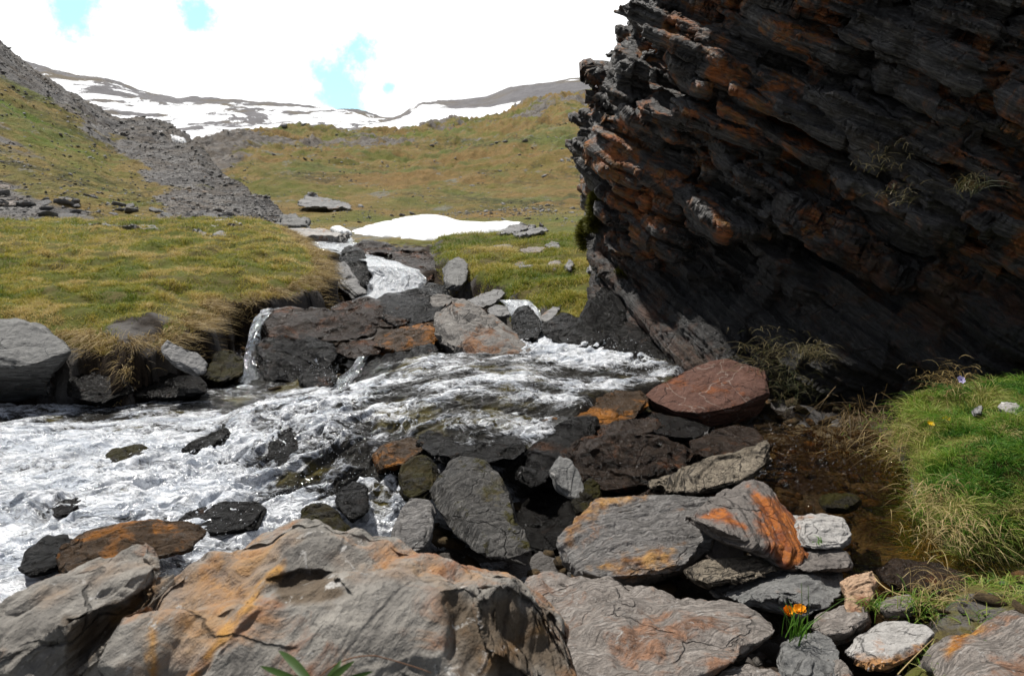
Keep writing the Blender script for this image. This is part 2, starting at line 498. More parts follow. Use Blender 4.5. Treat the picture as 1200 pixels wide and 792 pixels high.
def turf_mat(name, far=False):
    """short alpine turf, earth and stone; attributes 'veg' (0 bare .. 1 turf), 'scree', 'wet'"""
    t = NT(name)
    p = t.n('ShaderNodeNewGeometry').outputs['Position']
    k = 0.12 if far else 1.0
    a = t.noise(p, 1.3 * k, 5, 0.6, 0.5); b = t.noise(p, 6 * k, 6, 0.65, 0.3); c = t.noise(p, 40 * k, 5, 0.7)
    green = t.mix(b, (0.105, 0.10, 0.02), (0.245, 0.215, 0.06)) if far else t.mix(b, (0.05, 0.062, 0.010), (0.16, 0.17, 0.035))
    straw = t.mix(c, (0.20, 0.13, 0.045), (0.38, 0.28, 0.115)) if far else t.mix(c, (0.06, 0.05, 0.016), (0.17, 0.14, 0.05))
    col = t.mix(t.rng(t.math('ADD', t.math('MULTIPLY', a, 0.6), t.math('MULTIPLY', b, 0.4)), 0.43, 0.58), green, straw)
    if far:
        stretched = t.mapping(p, scale=(1, 0.5, 2.4))
        d = t.noise(stretched, 0.055, 7, 0.68, 1.0)
        col = t.mix(t.rng(d, 0.46, 0.57, 0, .9), col, t.mix(c, (0.21, 0.12, 0.045), (0.36, 0.22, 0.09)))
        e = t.noise(stretched, 0.10, 7, 0.7, 0.6)
        col = t.mix(t.rng(e, 0.51, 0.60, 0, .72), col, t.mix(c, (0.085, 0.12, 0.03), (0.19, 0.215, 0.075)))
        g = t.noise(stretched, 0.42, 7, 0.75)
        col = t.mix(t.rng(g, 0.58, 0.62, 0, 0.85), col, (0.25, 0.24, 0.215))
        scar = t.math('MULTIPLY', t.rng(t.math('ABSOLUTE', t.math('SUBTRACT', t.noise(t.mapping(p, scale=(1, .6, 3.5)), 0.16, 8, .7, .4), .5)), 0.004, 0.03, 1, 0), t.rng(t.noise(p, .07, 4), .46, .58))
        col = t.mix(t.math('MULTIPLY', scar, .8), col, (0.055, 0.045, 0.03))
        # tussocks and stones
        col = t.mix(t.rng(t.noise(p, 3.3, 5, 0.8), 0.42, 0.66), t.mix(0.4, col, (0.05, 0.05, 0.02)), col)
        col = t.mix(t.rng(t.noise(p, 2.2, 3, 0.7), 0.70, 0.73), col, (0.34, 0.33, 0.31))
    if far:
        lu = t.attr('lush')
        col = t.mix(t.math('MULTIPLY', lu, t.rng(t.math('ADD', t.math('MULTIPLY', a, .5), t.math('MULTIPLY', b, .5)), .38, .56, 1, .15)), col, t.mix(b, (0.05, 0.10, 0.012), (0.17, 0.235, 0.035)))
    earth = t.mix(c, (0.014, 0.010, 0.007), (0.05, 0.036, 0.025)) if not far else t.mix(c, (0.10, 0.075, 0.05), (0.22, 0.17, 0.115))
    stone = t.mix(t.noise(p, 24 * k, 7, 0.75), (0.07, 0.066, 0.064), (0.27, 0.255, 0.24))
    if far:
        sv = t.vor(p, 2.6, 'F1', 'Color'); sb = t.n('ShaderNodeRGBToBW'); t.set(sb.inputs[0], sv)
        stone = t.mix(sb.outputs[0], (0.075, 0.072, 0.072), (0.27, 0.26, 0.25))
        stone = t.mix(t.rng(t.noise(p, 0.5, 5, 0.7), 0.45, 0.6), stone, t.mix(0.5, stone, (0.16, 0.13, 0.10)))
    veg = t.attr('veg'); scr = t.attr('scree')
    vm = t.rng(t.math('ADD', veg, t.math('MULTIPLY', t.math('SUBTRACT', t.noise(p, 4 * k, 6, 0.7), 0.5), 1.6)), 0.4, 0.6)
    base = t.mix(scr, earth, stone)
    col = t.mix(vm, base, col)
    wet = t.attr('wet')
    rg = t.math('SUBTRACT', 0.9, t.math('MULTIPLY', wet, 0.6))
    h = t.math('ADD', t.math('MULTIPLY', c, 0.6), b)
    nrm = t.bump(h, 0.9, 0.03 if not far else 0.2)
    if far:
        nrm = t.bump(t.noise(p, 2.4, 5, 0.75), 0.5, 0.12, nrm)
    return t.done(t.bsdf(col, rg, nrm, 0.12))


M['ground'] = turf_mat('stream_bed_and_turf')
M['far'] = turf_mat('alpine_hillside', True)


def mountain_mat():
    t = NT('snowy_mountain')
    p = t.n('ShaderNodeNewGeometry').outputs['Position']
    s = t.mapping(p, rot=(0, 0.25, 0), scale=(1, .45, 2.2))
    n1 = t.noise(s, 0.020, 10, 0.66, 0.9)
    rock = t.mix(t.noise(p, 0.12, 7, 0.75), (0.075, 0.072, 0.078), (0.25, 0.24, 0.245))
    rock = t.mix(t.rng(t.noise(p, 0.02, 5, 0.6), 0.5, 0.65), rock, (0.15, 0.125, 0.09))
    sm = t.rng(t.math('ADD', t.attr('snow'), t.math('MULTIPLY', t.math('SUBTRACT', n1, 0.5), 2.6)), 0.47, 0.53)
    col = t.mix(sm, rock, (0.9, 0.91, 0.93))
    nrm = t.bump(t.noise(p, 0.15, 7, 0.75), t.math('SUBTRACT', 1.0, t.math('MULTIPLY', sm, 0.9)) if False else 0.5, 3.0)
    return t.done(t.bsdf(col, 0.85, nrm, 0.2))


M['mountain'] = mountain_mat()


def snow_mat():
    t = NT('old_snow')
    p = t.n('ShaderNodeNewGeometry').outputs['Position']
    col = t.mix(t.rng(t.noise(p, 1.2, 6, 0.7), 0.5, 0.75), (0.9, 0.91, 0.92), (0.80, 0.79, 0.76))
    return t.done(t.bsdf(col, 0.7, t.bump(t.noise(p, 3, 5, 0.6), 0.3, 0.05), 0.2))


M['snow'] = snow_mat()


def water_mat(name, foam_gain=1.0, flow=(1, 1, 1), rot=0.0, see=False, white_=(0.86, 0.88, 0.91)):
    """broken white water: clear dark water between threads and sheets of air-filled foam; attribute 'foam' sets how much"""
    t = NT(name)
    p = t.n('ShaderNodeNewGeometry').outputs['Position']
    v = t.mapping(t.mapping(p, rot=(0, 0, rot)), scale=flow)
    wn = t.n('ShaderNodeTexNoise'); t.set(wn.inputs['Vector'], v); wn.inputs['Scale'].default_value = 6; wn.inputs['Detail'].default_value = 4
    ws = t.n('ShaderNodeVectorMath', operation='SCALE'); t.set(ws.inputs[0], wn.outputs['Color']); ws.inputs['Scale'].default_value = 0.30
    wa = t.n('ShaderNodeVectorMath', operation='ADD'); t.set(wa.inputs[0], v); t.set(wa.inputs[1], ws.outputs[0]); w = wa.outputs[0]
    th = t.noise(w, 15, 5, 0.6, 0.5)
    thread = t.math('SUBTRACT', 1.0, t.math('MULTIPLY', t.math('ABSOLUTE', t.math('SUBTRACT', th, 0.5)), 7.0))
    bub = t.noise(w, 60, 4, 0.7)
    patch = t.noise(v, 4.5, 5, 0.6, 0.4)
    foam = t.attr('foam')
    th2 = t.noise(w, 34, 4, 0.6, 0.6)
    ln1 = t.rng(t.math('ABSOLUTE', t.math('SUBTRACT', th, 0.47)), 0.006, 0.040, 1, 0)
    ln2 = t.rng(t.math('ABSOLUTE', t.math('SUBTRACT', th2, 0.5)), 0.008, 0.050, 1, 0)
    curl = t.math('MAXIMUM', t.math('MULTIPLY', ln1, t.rng(patch, 0.38, 0.62, .95, .35)), t.math('MULTIPLY', ln2, t.rng(bub, 0.4, 0.6, .75, .1)))
    curl = t.math('MULTIPLY', curl, t.rng(foam, 0.42, 0.72, 0.85, 0.30))
    tone = t.noise(w, 9, 5, 0.65)
    f = t.math('ADD', t.math('MULTIPLY', thread, 0.30), t.math('ADD', t.math('MULTIPLY', patch, 1.25), t.math('MULTIPLY', bub, 0.36)))
    fm = t.rng(t.math('ADD', f, t.math('MULTIPLY', t.math('SUBTRACT', foam, 0.5), 1.25 * foam_gain)), 0.70, 1.12)
    h = t.math('ADD', t.math('MULTIPLY', thread, 0.30), t.math('ADD', t.math('MULTIPLY', th, 1.2), t.math('MULTIPLY', bub, 0.35)))
    nrm = t.bump(h, 0.75, 0.030)
    bed = t.mix(t.noise(p, 12, 4), (0.008, 0.0075, 0.007), (0.05, 0.046, 0.038))
    bed = t.mix(t.rng(t.noise(p, 3.1, 3), 0.56, 0.66), bed, (0.085, 0.07, 0.022))
    clear = t.bsdf(bed, 0.04, nrm, 0.5, **{'IOR': 1.33})
    if see:
        gl = t.n('ShaderNodeBsdfGlossy'); gl.inputs['Roughness'].default_value = 0.05; t.set(gl.inputs['Normal'], nrm)
        tr = t.n('ShaderNodeBsdfTransparent'); t.set(tr.inputs['Color'], (0.86, 0.88, 0.88, 1))
        fr = t.n('ShaderNodeFresnel'); fr.inputs['IOR'].default_value = 1.33; t.set(fr.inputs['Normal'], nrm)
        c2 = t.n('ShaderNodeMixShader'); t.set(c2.inputs[0], fr.outputs[0]); t.set(c2.inputs[1], tr.outputs[0]); t.set(c2.inputs[2], gl.outputs[0]); clear = c2.outputs[0]
    wc = t.mix(t.rng(tone, 0.36, 0.58), (0.74, 0.78, 0.82) if see else (0.52, 0.56, 0.62), white_)
    wc = t.mix(t.math('MULTIPLY', curl, 0.0 if see else 1.0), wc, (0.05, 0.052, 0.055))
    white = t.bsdf(wc, 0.12, nrm, 0.6)
    mx = t.n('ShaderNodeMixShader'); t.set(mx.inputs[0], fm); t.set(mx.inputs[1], clear); t.set(mx.inputs[2], white)
    return t.done(mx.outputs[0])


M['water'] = water_mat('white_water', flow=(0.62, 1.1, 1.0))
M['fall'] = water_mat('falling_water', 1.3, flow=(3.4, 1.0, 0.8), see=True, white_=(0.82, 0.84, 0.86))


def brook_mat():
    t = NT('shallow_brown_water')
    p = t.n('ShaderNodeNewGeometry').outputs['Position']
    v = t.mapping(p, scale=(1, 1.6, 1))
    h = t.math('ADD', t.noise(v, 16, 4, 0.55, 0.8), t.math('MULTIPLY', t.noise(v, 60, 3, 0.6, 0.5), 0.25))
    nrm = t.bump(h, 1.0, 0.03)
    gl = t.n('ShaderNodeBsdfGlossy'); gl.inputs['Roughness'].default_value = 0.03; t.set(gl.inputs['Normal'], nrm)
    rf = t.n('ShaderNodeBsdfTransparent'); t.set(rf.inputs['Color'], (0.74, 0.58, 0.34, 1))
    fr = t.n('ShaderNodeFresnel'); fr.inputs['IOR'].default_value = 1.33; t.set(fr.inputs['Normal'], nrm)
    mx = t.n('ShaderNodeMixShader'); t.set(mx.inputs[0], fr.outputs[0]); t.set(mx.inputs[1], rf.outputs[0]); t.set(mx.inputs[2], gl.outputs[0])
    return t.done(mx.outputs[0])


M['brook'] = brook_mat()


def blade_mat(name, cols, rough=0.6):
    """grass: each blade keeps its own hue through the attribute 'tint'"""
    t = NT(name)
    f = t.attr('tint')
    d = t.n('ShaderNodeValToRGB'); t.set(d.inputs[0], f)
    e = d.color_ramp.elements
    e[0].position = 0; e[0].color = (*cols[0], 1); e[1].position = 1; e[1].color = (*cols[-1], 1)
    for k in range(1, len(cols) - 1):
        x = e.new(k / (len(cols) - 1)); x.color = (*cols[k], 1)
    b = t.bsdf(d.outputs[0], rough, None, 0.3)
    tr = t.n('ShaderNodeBsdfTranslucent'); t.set(tr.inputs['Color'], d.outputs[0])
    mx = t.n('ShaderNodeMixShader'); mx.inputs[0].default_value = 0.3
    t.set(mx.inputs[1], b); t.set(mx.inputs[2], tr.outputs[0])
    return t.done(mx.outputs[0])


M['turfblades'] = blade_mat('short_turf_blades', [(0.10, 0.165, 0.016), (0.27, 0.28, 0.030), (0.46, 0.37, 0.075), (0.58, 0.45, 0.19)])
M['greenblades'] = blade_mat('lush_grass_blades', [(0.05, 0.15, 0.012), (0.13, 0.27, 0.022), (0.28, 0.33, 0.055), (0.52, 0.44, 0.19)])
M['strawblades'] = blade_mat('dry_grass_blades', [(0.09, 0.058, 0.024), (0.22, 0.15, 0.06), (0.40, 0.29, 0.12), (0.56, 0.44, 0.22)])
M['darkblades'] = blade_mat('sparse_tuft_blades', [(0.03, 0.045, 0.012), (0.07, 0.075, 0.025), (0.16, 0.13, 0.06), (0.24, 0.2, 0.11)])
M['mossblades'] = blade_mat('cushion_moss_blades', [(0.05, 0.055, 0.008), (0.12, 0.12, 0.015), (0.22, 0.2, 0.03)])


def plain(name, col, rough=0.6, spec=0.3, var=0.25, sc=60.0, **kw):
    t = NT(name)
    v = t.n('ShaderNodeTexCoord').outputs['Object']
    c = t.mix(t.noise(v, sc, 4, 0.6), tuple(x * (1 - var) for x in col), tuple(min(1, x * (1 + var)) for x in col))
    return t.done(t.bsdf(c, rough, None, spec, **kw))


M['leaf'] = plain('broad_green_leaf', (0.035, 0.07, 0.010), 0.45)
M['petal'] = plain('yellow_petal', (0.85, 0.52, 0.005), 0.5)
M['orangepetal'] = plain('orange_petal', (0.85, 0.34, 0.006), 0.5)
M['violet'] = plain('pale_violet_petal', (0.62, 0.55, 0.82), 0.5)
M['violetdark'] = plain('dark_violet_petal', (0.08, 0.05, 0.22), 0.5)
M['stem'] = plain('green_stem', (0.06, 0.11, 0.02), 0.5)
M['straw'] = plain('dry_straw', (0.50, 0.37, 0.17), 0.6)
M['twig'] = plain('reddish_twig', (0.17, 0.09, 0.05), 0.7)


def drop_mat():
    t = NT('water_drops')
    return t.done(t.bsdf((0.85, 0.88, 0.92), 0.08, None, 0.6))


M['drops'] = drop_mat()
# ------------------------------------------------------------------ sky, sun, camera
SUN_EL, SUN_AZ = R(63), R(-44)          # azimuth measured from straight ahead (+Y), negative = to the left
w = bpy.data.worlds.new('World'); SC.world = w; w.use_nodes = True
wt = w.node_tree; wt.nodes.clear()
_o = wt.nodes.new('ShaderNodeOutputWorld'); _b = wt.nodes.new('ShaderNodeBackground')
_sky = wt.nodes.new('ShaderNodeTexSky'); _sky.sky_type = 'NISHITA'; _sky.sun_disc = False
_sky.sun_elevation = SUN_EL; _sky.sun_rotation = SUN_AZ
_sky.altitude = 2200; _sky.air_density = 1.0; _sky.dust_density = 0.6; _sky.ozone_density = 1.0


def wn(ty, **kw):
    d = wt.nodes.new(ty)
    for k, v in kw.items(): setattr(d, k, v)
    return d


def wl(a, b): wt.links.new(a, b)


def wmath(op, a, b):
    d = wn('ShaderNodeMath', operation=op)
    for k, v in enumerate((a, b)):
        if hasattr(v, 'is_output'): wl(v, d.inputs[k])
        else: d.inputs[k].default_value = v
    return d.outputs[0]


_tc = wn('ShaderNodeTexCoord').outputs['Generated']
_n1 = wn('ShaderNodeTexNoise'); wl(_tc, _n1.inputs['Vector']); _n1.inputs['Scale'].default_value = 5; _n1.inputs['Detail'].default_value = 8; _n1.inputs['Roughness'].default_value = 0.6
_n2 = wn('ShaderNodeTexNoise'); wl(_tc, _n2.inputs['Vector']); _n2.inputs['Scale'].default_value = 16; _n2.inputs['Detail'].default_value = 6; _n2.inputs['Roughness'].default_value = 0.65
gap = None
# openings in the cloud, by direction; the unseen sky is dimmed further down
for (qx, qy, size) in ((75, 2, 0.040), (228, 22, 0.028), (400, 96, 0.044), (404, 122, 0.036), (455, 104, 0.012), (18, -25, 0.03)):
    d = ray(qx, qy); d = d / np.linalg.norm(d)
    dp = wn('ShaderNodeVectorMath', operation='DISTANCE'); wl(_tc, dp.inputs[0]); dp.inputs[1].default_value = tuple(d)
    g = wmath('SUBTRACT', 1.0, wmath('DIVIDE', dp.outputs['Value'], size))
    gap = g if gap is None else wmath('MAXIMUM', gap, g)
gap = wmath('ADD', wmath('MAXIMUM', gap, -1.0), wmath('MULTIPLY', wmath('SUBTRACT', _n2.outputs['Fac'], 0.5), 3.2))
_sx = wn('ShaderNodeSeparateXYZ'); wl(_tc, _sx.inputs[0])
_mr = wn('ShaderNodeMapRange', interpolation_type='SMOOTHSTEP'); wl(gap, _mr.inputs[0]); _mr.inputs[1].default_value = -0.1; _mr.inputs[2].default_value = 0.55
# unseen sky overhead and behind the viewer, made dimmer to deepen the shadows
_bk = wn('ShaderNodeMapRange', interpolation_type='SMOOTHSTEP'); wl(wmath('ADD', wmath('ADD', _sx.outputs[1], wmath('MULTIPLY', _sx.outputs[2], -0.9)), wmath('MULTIPLY', wmath('SUBTRACT', _n1.outputs['Fac'], 0.5), 1.6)), _bk.inputs[0])
_bk.inputs[1].default_value = 0.35; _bk.inputs[2].default_value = -0.15
clear = wmath('MAXIMUM', _mr.outputs[0], _bk.outputs[0])
_thin = wn('ShaderNodeMix', data_type='RGBA'); wl(_sky.outputs[0], _thin.inputs[6]); _thin.inputs[0].default_value = 0.0; _thin.inputs[7].default_value = (9, 9, 9, 1)
_mx = wn('ShaderNodeMix', data_type='RGBA'); wl(clear, _mx.inputs[0]); _veil = wmath('MULTIPLY', wmath('SUBTRACT', 1.0, _bk.outputs[0]), 0.62); wl(_veil, _thin.inputs[0]); _thin.inputs[7].default_value = (4.6, 8.6, 9.0, 1); _mx.inputs[6].default_value = (8.9, 8.95, 9.0, 1); wl(_thin.outputs[2], _mx.inputs[7])
_gc = wn('ShaderNodeMix', data_type='RGBA'); wl(_mx.outputs[2], _gc.inputs[6]); _gc.inputs[7].default_value = (1.4, 1.36, 1.32, 1)      # unseen grey added behind the viewer for a weak, neutral fill light
wl(wmath('MULTIPLY', _bk.outputs[0], 0.75), _gc.inputs[0])
wl(_gc.outputs[2], _b.inputs['Color']); _b.inputs['Strength'].default_value = 0.12
wl(_b.outputs[0], _o.inputs['Surface'])

sun = bpy.data.lights.new('sun', 'SUN'); sun.energy = 4.0; sun.angle = R(2.0); sun.color = (1.0, 0.965, 0.91)
so = bpy.data.objects.new('sun', sun); COL.objects.link(so)
sd = Vector((math.sin(SUN_AZ) * math.cos(SUN_EL), math.cos(SUN_AZ) * math.cos(SUN_EL), math.sin(SUN_EL)))
so.rotation_euler = sd.to_track_quat('Z', 'Y').to_euler(); so.location = (0, 0, 30)

cam = bpy.data.cameras.new('camera'); co = bpy.data.objects.new('camera', cam); COL.objects.link(co)
co.location = CAM; co.rotation_euler = (R(90) - PITCH, 0, 0)
cam.sensor_width = 36; cam.lens = 36 * FPX / 1200; cam.clip_start = 0.05; cam.clip_end = 20000
cam.dof.use_dof = True; cam.dof.focus_distance = 3.3; cam.dof.aperture_fstop = 8.0
SC.camera = co
vs = SC.view_settings
vs.view_transform = 'Standard'; vs.look = 'None'; vs.exposure = 0.35; vs.gamma = 1.0; vs.use_curve_mapping = False
SC.cycles.use_denoising = True
SC.cycles.max_bounces = 6; SC.cycles.transparent_max_bounces = 8

# ------------------------------------------------------------------ near ground
BANK_L = np.array([PZ(*q) for q in ((-700, 400, .28), (-150, 395, .28), (70, 392, .29), (130, 410, .27), (180, 396, .29), (236, 388, .28), (262, 366, .30), (275, 352, .31), (310, 351, .31), (372, 340, .32),
                                     (398, 326, .33), (384, 305, .36), (345, 284, .42), (330, 272, .46), (322, 262, .54))] + [np.array((-4, 16, .8)), np.array((-14, 16, .8)), np.array((-14, 3.5, .3))])
BANK_M = np.array([PZ(*q) for q in ((505, 292, .38), (512, 318, .30), (530, 338, .20), (565, 352, .17), (605, 362, .2), (645, 380, .16), (700, 398, .13))] + [np.array((2.5, 4.8, .1)), np.array((6, 12, .5)), np.array((-1.2, 12.5, .5))])
BANK_R = np.array([PZ(*q) for q in ((1042, 505, .03), (1062, 540, .03), (1070, 585, .0), (1082, 616, -.02), (1104, 630, -.02), (1124, 646, -.02), (1150, 640, -.02), (1175, 625, .0), (1210, 618, .02))] + [np.array((3.0, 2.0, .1)), np.array((4.5, 2.0, .1)), np.array((4.5, 3.6, .3)), PZ(1150, 424, .29), PZ(1086, 440, .24), PZ(1045, 478, .12)])
BANK_C = np.array([PZ(*q) for q in ((1075, 700, .02), (1092, 682, .0), (1125, 672, .0), (1165, 666, .02), (1215, 640, .06))] + [np.array((2.6, 1.9, .15)), np.array((2.6, 0.6, .15)), np.array((0.55, 0.6, .0)), np.array((0.72, 1.5, .0))])
_by = np.array([0.3, 1.3, 2.0, 2.6, 3.2, 3.8, 4.4, 5.2, 6.2, 7.0, 7.5, 9.0, 10.5, 12.0, 16.0, 25.0])
_bz = np.array([-.16, -.16, -.17, -.16, -.12, -.09, -.05, .0, .04, .06, .30, .34, .37, .42, .56, 1.0])


def ground_parts(x, y):
    z = np.interp(y, _by, _bz)
    q = np.stack([x, y, np.zeros_like(x)], -1)
    n1 = fbm(q * 1.7 + 3, 3); n2 = fbm(q * 9 + 8, 3); n3 = fbm(q * 3.7, 3)
    z = z + 0.035 * n2 + 0.02 * n1
    # the channel in the meadow above the fall, then turf on either side of it
    s = poly_sd(x, y, BANK_L)
    zl = 0.275 + 0.056 * np.clip(y - 3.9, 0, 6.3) - 0.6 * sstep(11.0, 13.0, y) + np.maximum(-x - 2.0, 0) * 0.006 + 0.035 * n1 + 0.018 * n3 + 0.006 * n2 + 0.04 * ridged(q * np.array([2.4, 2.0, 1]) + 11, 3) * sstep(0, .5, s)
    zl = zl - 0.10 * np.exp(-np.maximum(s, 0) / 0.22)
    kl = sstep(-0.02, 0.035, s + 0.05 * n3 + 0.02 * n2)
    z = z + (np.maximum(zl, z) - z) * kl
    m = poly_sd(x, y, BANK_M)
    zm = np.interp(y, [4.6, 5.2, 6.0, 7.5, 9.0, 11.0, 14.0], [.14, .22, .34, .42, .46, .50, .3]) + 0.05 * n1 + 0.03 * n3 + 0.01 * n2
    zm = zm - 0.10 * np.exp(-np.maximum(m, 0) / 0.2)
    km = sstep(-0.06, 0.14, m + 0.05 * n3)
    z = z + (np.maximum(zm, z) - z) * km
    r = poly_sd(x, y, BANK_R)
    zr = np.interp(y, [2.0, 2.3, 2.7, 3.2, 3.8], [.06, .13, .20, .27, .32]) + 0.035 * n3 + 0.012 * n2
    zr = zr - 0.19 * np.exp(-np.maximum(r, 0) / 0.13)
    kr = sstep(-0.03, 0.05, r)
    z = z + (np.maximum(zr, z) - z) * kr
    c = poly_sd(x, y, BANK_C)
    z = z - 0.35 * sstep(10.8, 12.2, y) * (s < .1)
    kc = sstep(-0.04, 0.08, c)
    z = z + (np.maximum(0.0 + 0.02 * n3 + 0.01 * n2 + 0.06 * sstep(1.1, 1.6, x), z) - z) * kc
    return z, s, m, r, c, n1, n2, n3


def ground_z(x, y):
    return ground_parts(np.asarray(x, float), np.asarray(y, float))[0]


def build_ground():
    nu, nv = 760, 560
    px = np.linspace(-620, 1760, nu); Y = np.exp(np.linspace(math.log(0.7), math.log(15.5), nv))
    U, W = np.meshgrid(px, Y, indexing='ij')
    x = ((U - 600) / FPX * W).ravel(); y = W.ravel()
    z, s, m, r, c, n1, n2, n3 = ground_parts(x, y)
    veg = np.maximum.reduce([sstep(0.04, 0.12, s + 0.05 * n3), 0.75 * sstep(0.0, 0.2, m), sstep(-0.02, 0.06, r), 0.6 * sstep(0, 0.08, c)])
    veg = np.maximum(veg, 0.95 * sstep(9.6, 11.0, y) * (0.75 + 0.3 * n1))
    wet = (1 - veg) * sstep(.03, -.03, z)
    lump = np.exp(-((pix(np.stack([x, y, z], 1))[0] - 165) / 40) ** 2) * np.exp(-((s - .22) / .16) ** 2)
    veg = veg - 1.1 * lump * (s > 0)
    V = np.stack([x, y, z], 1)
    wall = np.exp(-(s / .09) ** 2) + .6 * np.exp(-(m / .12) ** 2)
    V[:, 0] += wall * .045 * fbm(V * 8 + 3, 4); V[:, 1] += wall * .055 * fbm(V * 8 + 33, 4); V[:, 2] += wall * .02 * fbm(V * 11 + 63, 3)
    me, used = grid_mesh('ground', V, nu, nv)
    attr(me, 'veg', veg); attr(me, 'wet', wet); attr(me, 'scree', sstep(-.2, .3, n3) * 0.7)
    tag(link('ground', me, M['ground']), kind='structure')


build_ground()


# ------------------------------------------------------------------ far land: sheets lofted through rows at their own distances
def sheet(name, m, px, rows, nv, noise, cols=420, mask=None, attrs=None):
    """rows: list of (list of image heights along px, list of distances along px), near to far"""
    c = np.linspace(px[0], px[-1], cols)
    RY = np.array([np.interp(c, px, r[0]) for r in rows]); RD = np.array([np.log(np.interp(c, px, r[1])) for r in rows])
    k = np.linspace(0, len(rows) - 1, nv)
    i = np.clip(np.floor(k).astype(int), 0, len(rows) - 2); f = (k - i)[:, None]
    i0 = np.clip(i - 1, 0, None); i3 = np.clip(i + 2, None, len(rows) - 1)

    def cr(A):
        a, b, c_, d = A[i0], A[i], A[i + 1], A[i3]
        lin = b + (c_ - b) * f
        cub = b + 0.5 * f * (c_ - a + f * (2 * a - 5 * b + 4 * c_ - d + f * (3 * (b - c_) + d - a)))
        return 0.5 * lin + 0.5 * cub
    yy = cr(RY); dd = np.exp(cr(RD))
    pts = P(np.broadcast_to(c, yy.shape), yy, dd)            # (nv, cols, 3)
    pts = pts.transpose(1, 0, 2).reshape(-1, 3)
    vv = np.broadcast_to(k[None, :], (cols, nv)).ravel(); cc = np.broadcast_to(c[:, None], (cols, nv)).ravel()
    pts[:, 2] += noise(pts, vv, cc)
    me, used = grid_mesh(name, pts, cols, nv)
    if attrs:
        for kname, val in attrs(pts, vv, cc).items(): attr(me, kname, val)
    return tag(link(name, me, m), kind='structure'), pts


# the meadow rising across the valley
mpx = [150, 240, 280, 350, 400, 450, 520, 560, 600, 650, 700, 800, 1000]
meadow_rows = [
    ([300] * 13, [9.2] * 13),
    ([283, 282, 281, 280, 280, 281, 282, 281, 280, 280, 280, 280, 280], [11.2] * 13),
    ([262, 258, 256, 254, 253, 254, 255, 254, 253, 252, 251, 250, 250], [17] * 13),
    ([235, 232, 230, 236, 239, 239, 238, 236, 234, 230, 228, 225, 225], [30] * 13),
    ([210, 208, 206, 208, 210, 210, 206, 200, 195, 190, 186, 184, 184], [50] * 13),
    ([190, 186, 182, 184, 186, 186, 183, 178, 172, 163, 156, 152, 150], [80] * 13),
    ([178, 172, 162, 160, 163, 164, 158, 150, 139, 124, 116, 110, 108], [95, 95, 98, 115, 125, 130, 140, 150, 155, 160, 160, 160, 160]),
    ([200, 195, 190, 185, 185, 185, 180, 172, 160, 150, 145, 140, 140], [125, 125, 125, 150, 160, 165, 180, 190, 195, 200, 200, 200, 200]),
]
meadow, mpts = sheet('meadow_hillside', M['far'], mpx, meadow_rows, 420,
                     lambda p, v, c: sstep(1.3, 2.6, v) * (fbm(p * [.09, .06, 0] + 4, 4) * 0.012 * p[:, 1] + ridged(p * [.3, .2, 0] + 9, 4) * 0.0075 * p[:, 1] + fbm(p * [1.6, 1.3, 0], 3) * 0.03 + fbm(p * [.8, .6, 0], 3) * 0.05 * sstep(15, 40, p[:, 1])), cols=520,
                     attrs=lambda p, v, c: {'veg': np.clip(1.0 - 0.9 * sstep(330, 240, c) * sstep(3.2, 4.6, v) - 0.25 * sstep(1.4, 1.9, v) * sstep(2.6, 2.1, v) + 0.25 * fbm(p * .06, 3) - .75 * sstep(4.4, 6.0, v) * np.clip(.45 + 1.2 * fbm(p * [.05, .05, .12], 4), 0, 1), 0, 1), 'scree': np.full(len(p), 0.75), 'lush': .25 + .5 * np.clip(fbm(p * .05 + 7, 3), 0, 1)})

# the scree slope coming down from the left
spx = [-420, -200, 0, 27, 60, 93, 133, 160, 207, 233, 250, 273, 300, 330, 352]
sky_ = [-220, -85, 55, 73, 94, 115, 143, 150, 157, 173, 195, 217, 234, 253, 268]
foot = [262, 262, 258, 257, 257, 257, 258, 259, 261, 263, 264, 266, 268, 271, 276]
D = lambda a, b: list(np.interp(spx, [-420, 0, 133, 207, 250, 300, 352], a if isinstance(a, list) else [a] * 7)) if b is None else None
fr = lambda t: [f0 + (s0 - f0) * t for f0, s0 in zip(foot, sky_)]
scree_rows = [([f0 + 16 for f0 in foot], D([8.0, 8.6, 9.6, 10, 10.3, 10.6, 10.9], None)),
              (foot, D([9.5, 10, 11, 11.6, 11.8, 12.1, 12.3], None)),
              (fr(.22), D([12.5, 13.5, 15, 15.5, 14.5, 13.5, 12.8], None)),
              (fr(.5), D([18, 21, 23, 23, 19, 15.5, 13.3], None)),
              (fr(.78), D([26, 31, 34, 32, 24, 17, 13.8], None)),
              (sky_, D([36, 42, 46, 42, 29, 18.5, 14.3], None)),
              ([s0 + 40 for s0 in sky_], D([52, 60, 66, 60, 42, 26, 18], None))]


def scree_attrs(p, v, c):
    t = v - 1.0                                                # 0 at the foot .. 4 at the skyline
    y0 = pix(p)[1]
    gx, gy = c, y0
    band = np.exp(-((gy - (118 + 0.62 * np.maximum(gx, -80))) / 34.0) ** 2) * sstep(215, 150, gx)      # the strip of turf running down the slope
    low = np.exp(-((gy - (200 + 0.28 * gx)) / 22.0) ** 2) * sstep(200, 120, gx)
    g2 = fbm(p * [.35, .25, .35], 4)
    veg = np.clip(1.05 * band + 0.95 * low + 0.38 * g2 + 0.06, 0, 1)
    veg = np.maximum(veg, sstep(0.25, -0.4, t) * 0.9)
    lush = np.exp(-((gy - (126 + 0.62 * np.maximum(gx, -80))) / 26.0) ** 2) * sstep(200, 130, gx)
    return {'veg': veg, 'scree': np.full(len(p), 0.97), 'lush': lush}


